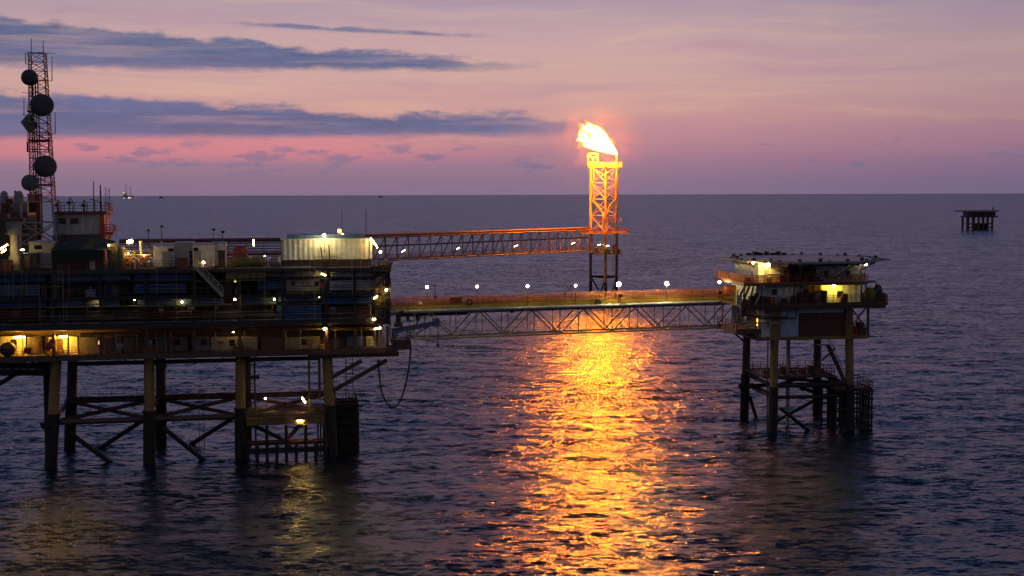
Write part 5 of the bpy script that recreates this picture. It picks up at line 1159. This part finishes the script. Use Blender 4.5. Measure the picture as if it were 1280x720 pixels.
# ------------------------------------------------------------------ every lit lamp
def PL(px,py,v): return PF.world(PF.at(px,py,v))
def WL(px,py,v): return WF.world(WF.at(px,py,v))
def BLp(px,py,v=.2): return bworld(bpt(px,py,v))
ux = (PF.u.x, PF.u.y, 0)
lamp('tube_lamp','lit yellow tube lamp over the doorway at the far end of the lower deck',PL(24,421.5,-.9),'tube',SODA,560,.75,ux)
lamp('tube_lamp','lit yellow tube lamp above the bright doorway behind the red oval cabinet',PL(79.5,420.6,-.9),'tube',SODA,560,.62,ux)
lamp('deck_lamp','greenish lit lamp on the sheeting under the green canopy',PL(121,373.5,-1.5),'bulkhead',(1,.8,.35),45,.34)
lamp('deck_lamp','small white lamp beside an olive bracket on the dark sheeting',PL(168,374.5,-1.7),'bulkhead',COOL,25,.26)
lamp('deck_lamp','small white lamp alone on the blue sheeting left of the stair foot',PL(227.5,377.5,-1.7),'bulkhead',COOL,35,.28)
lamp('deck_lamp','white lamp on the sheeting right of the stair foot',PL(293.5,374.5,-1.7),'bulkhead',COOL,40,.32)
lamp('deck_lamp','dim pale lamp below the yellow green module',PL(294,351.5,-1.9),'bulkhead',(.8,.85,.5),1.2,.34)
lamp('post_lamp','round lit lamp on the pale stair landing',PL(254.5,328,-2.3),'post',WARM,70,.4,post=.7)
lamp('twin_floodlight','lit floodlight above the pipework, half hidden by its twin',PL(160.5,302.5,1.0),'post',(1,.78,.42),60,.5,post=2.8)
lamp('twin_floodlight','lit floodlight on a pole above the pipework, nearer the cabins',PL(164,301.5,.8),'post',(1,.78,.42),70,.55,post=2.9)
lamp('upright_lamp','tall upright lit tube lamp on a pole among pale pipes',PL(317,303.5,2.0),'tube',(1,.72,.3),70,.5,(0,0,1),mount=(0,.0,-2.4))
lamp('deck_lamp','tiny white lamp low behind the process vessel',PL(331,320.3,1.6),'bulkhead',COOL,25,.24)
lamp('shelter_lamp','white lamp on a dark arm over the corrugated shelter wall',PL(405.3,294,-.5),'post',(1,.84,.5),430,.42,post=2.3)
lamp('aerial_lamp','orange glowing lamp on the whip aerial over the shelter',PL(424.3,288.8,2.3),'bulkhead',(1,.38,.06),14,.62)
lamp('aerial_lamp','small white lamp just under the orange aerial lamp',PL(428,293.3,2.2),'bulkhead',(1,.9,.6),40,.34)
lamp('end_floodlight','long slanting bright floodlight at the shelter end',PL(467.5,303.5,.2),'tube',(1,.70,.28),90,.95,tuple(PF.world(PF.at(473,311,.2))-PF.world(PF.at(463,297,.2))))
lamp('deck_lamp','small lit lamp below the slanting floodlight at the shelter end',PL(475.5,315,.0),'bulkhead',(1,.75,.35),60,.36)
lamp('tilted_lamp','tilted bright lamp on the deck edge below the shelter',PL(404.5,343,-2.2),'tube',(1,.78,.42),60,.34,tuple(PF.world(PF.at(408,344.5,-2.2))-PF.world(PF.at(401,341.5,-2.2))))
lamp('deck_lamp','greenish lamp above a dark hatch on the middle sheeting',PL(343,374,-1.7),'bulkhead',(.85,1,.5),24,.3)
lamp('deck_lamp','faint pale lamp where the pale louvres end',PL(399,371.5,-1.6),'bulkhead',(.8,.9,.55),3,.24)
lamp('post_lamp','bright lamp on the post at the stair tower facing the footbridge',PL(483,362.3,-2.6),'post',(1,.85,.6),60,.36,post=2.6)
lamp('stair_lamp','yellow lamp in the stair tower, upper of the close pair',PL(477,366.5,-1.6),'bulkhead',WARM,110,.26)
lamp('stair_lamp','yellow lamp in the stair tower, lower of the close pair',PL(469.5,371.5,-2.5),'tube',WARM,120,.3,tuple(PF.world(PF.at(472,370,-2.5))-PF.world(PF.at(467,373,-2.5))))
lamp('stair_lamp','small flat lit lamp under the stair tower landing',PL(467.5,399,-2.5),'tube',(1,.75,.35),150,.2,ux)
lamp('stair_lamp','wide bright lamp at the foot of the stair tower',PL(472,410.5,-2.5),'tube',(1,.72,.26),170,.48,tuple(PF.world(PF.at(477,409.5,-2.5))-PF.world(PF.at(467,411.5,-2.5))))
lamp('cellar_lamp','glowing lamp in a yellow frame on the lower deck',PL(406,411,-2.2),'bulkhead',(1,.68,.2),150,.42)
lamp('cellar_lamp','yellow lamp over the grey module wall of the lower deck',PL(291.5,414.3,-1.0),'bulkhead',(1,.62,.14),60,.36)
lamp('flood_tube','slanting bright tube lamp by the crane pedestal, upper of two',PL(4,309,-1.0),'tube',(1,.75,.3),80,.75,tuple(PF.world(PF.at(8,306.5,-1.0))-PF.world(PF.at(-2,312,-1.0))))
lamp('flood_tube','slanting bright tube lamp by the crane pedestal, lower of two',PL(4.5,314,-.6),'tube',(1,.75,.3),60,.34,tuple(PF.world(PF.at(7,312.5,-.6))-PF.world(PF.at(2,315.5,-.6))))
lamp('deck_lamp','white oval lamp between crane pedestal and cream housing',PL(28,312.3,-.2),'tube',(1,.82,.5),60,.24,ux)
lamp('landing_lamp','small white post lamp on the lower walkway by the third leg',PL(331.8,498,4.5),'post',(1,.82,.5),60,.3,post=1.4)
lamp('landing_lamp','slanting bright tube lamp over the lit boat landing',PL(379.5,500,-.7),'tube',(1,.74,.3),120,.5,tuple(PF.world(PF.at(383,505,-.7))-PF.world(PF.at(376,495,-.7))),mount=(.4,.6,.9))
lamp('landing_lamp','bright tube lamp under the boat landing deck above the water',PL(375.5,526.3,-1.2),'tube',(1,.66,.18),150,.5,ux)
# footbridge lamps
lamp('bridge_lamp','white globe lamp on a short post beside the pale hump cover',BLp(533.8,359,-.45),'post',(1,.9,.75),150,.42,post=1.8)
for lab,x,y,x2,y2,s,h in (('small slanting white lamp on the footbridge behind the red fire box',596.5,358,.6,3,6,.26),('slanting white lamp on the footbridge left of the aerial pole',659.5,357.5,2.4,2.6,22,.3),('slanting white lamp on the footbridge left of the flare tower legs',719.5,357,2.4,2.8,22,.26),('largest slanting white lamp on the footbridge below the flare tower',773.5,355.3,5,1.8,50,.55),('slanting white lamp halfway between flare tower and wellhead platform',833.5,354.5,4.6,2.2,50,.48),('upward slanting white lamp at the wellhead end of the footbridge',899.3,352.7,2.8,-2.8,9,.34)):
    a_, b_ = BLp(x-x2,y-y2,-.5), BLp(x+x2,y+y2,-.5)
    lamp('bridge_lamp',lab,BLp(x,y,-.5),'tubepost',(1,.84,.6),s*10,h*1.35,tuple(b_-a_),post=bpt(x,y,-.5).z+.3,mount=None)
# flare bridge lamps
for lab,x,y,Y_ in (('small white lamp inside the flare bridge nearest the shelter',504.5,313.5,345),('small white lamp inside the flare bridge, second from the shelter',572,310.8,360),('small white lamp inside the flare bridge near its middle',645,307.3,379),('small white lamp inside the flare bridge just before the flare tower',716.3,304,398)):
    lamp('truss_lamp',lab,at(x,y,Y_-1.0),'tube',(1,.88,.66),26,.75,tuple(at(x+3,y-1.5,Y_)-at(x-3,y+1.5,Y_)),mount=(0,.6,.8))
for lab,x,y in (('small white lamp under the flare tower deck on the bridge side',749,306),('yellowish lamp under the flare tower deck at its middle',759.5,307.2)):
    lamp('truss_lamp',lab,at(x,y,FY-5.6),'tube',(1,.82,.5),24,.6,(1,0,.15),mount=(0,.6,.8))
# wellhead platform lamps
lamp('wall_lamp','lit yellow lamp under the helideck, outer of the pair',WL(941.5,328.6,-.9),'bulkhead',WARM,130,.38,mount=(.5,.9,0))
lamp('wall_lamp','brightest lamp under the helideck by the white wall',WL(961,331,-.9),'bulkhead',(1,.66,.22),330,.5,mount=(0,1.1,0))
lamp('wall_lamp','yellow green lit lamp on the middle white wall over the small window',WL(1042.5,357.3,-.7),'bulkhead',(1,.78,.1),320,.36)
lamp('wall_lamp','slanting white lamp below the helideck edge over the netted corner',WL(1083,330.8,-1.0),'tube',(1,.84,.5),40,.38,tuple(WF.world(WF.at(1087,329.5,-1))-WF.world(WF.at(1079,332,-1))),mount=(-.2,.4,-2.4))
lamp('wall_lamp','narrow upright yellow lit lamp beside the bridge end stair',WL(946.7,401,-.4),'tube',(1,.66,.16),5,.85,(0,0,1))

lamp('unseen_lamp','small yellow lamp shining on louvres under the canopy edge',PL(136,306.5,.9),'bulkhead',WARM,150,.2)
lamp('unseen_lamp','small added golden fill lamp low among the pipework beside the dark tank',PL(160,317,1.0),'bulkhead',SODA,220,.2)  # unseen fill lamp, added to turn the pipes golden
lamp('unseen_lamp','small added golden fill lamp low among the pipework next to the pale cabin',PL(180,319,1.0),'bulkhead',SODA,160,.2)  # another added fill, brightening the pipework on the cabin side
scn.render.engine = 'CYCLES'
scn.cycles.use_denoising = True
scn.cycles.sample_clamp_indirect = 4.0
scn.cycles.max_bounces = 6; scn.cycles.diffuse_bounces = 2; scn.cycles.glossy_bounces = 3; scn.cycles.transparent_max_bounces = 8
scn.cycles.caustics_reflective = False; scn.cycles.caustics_refractive = False
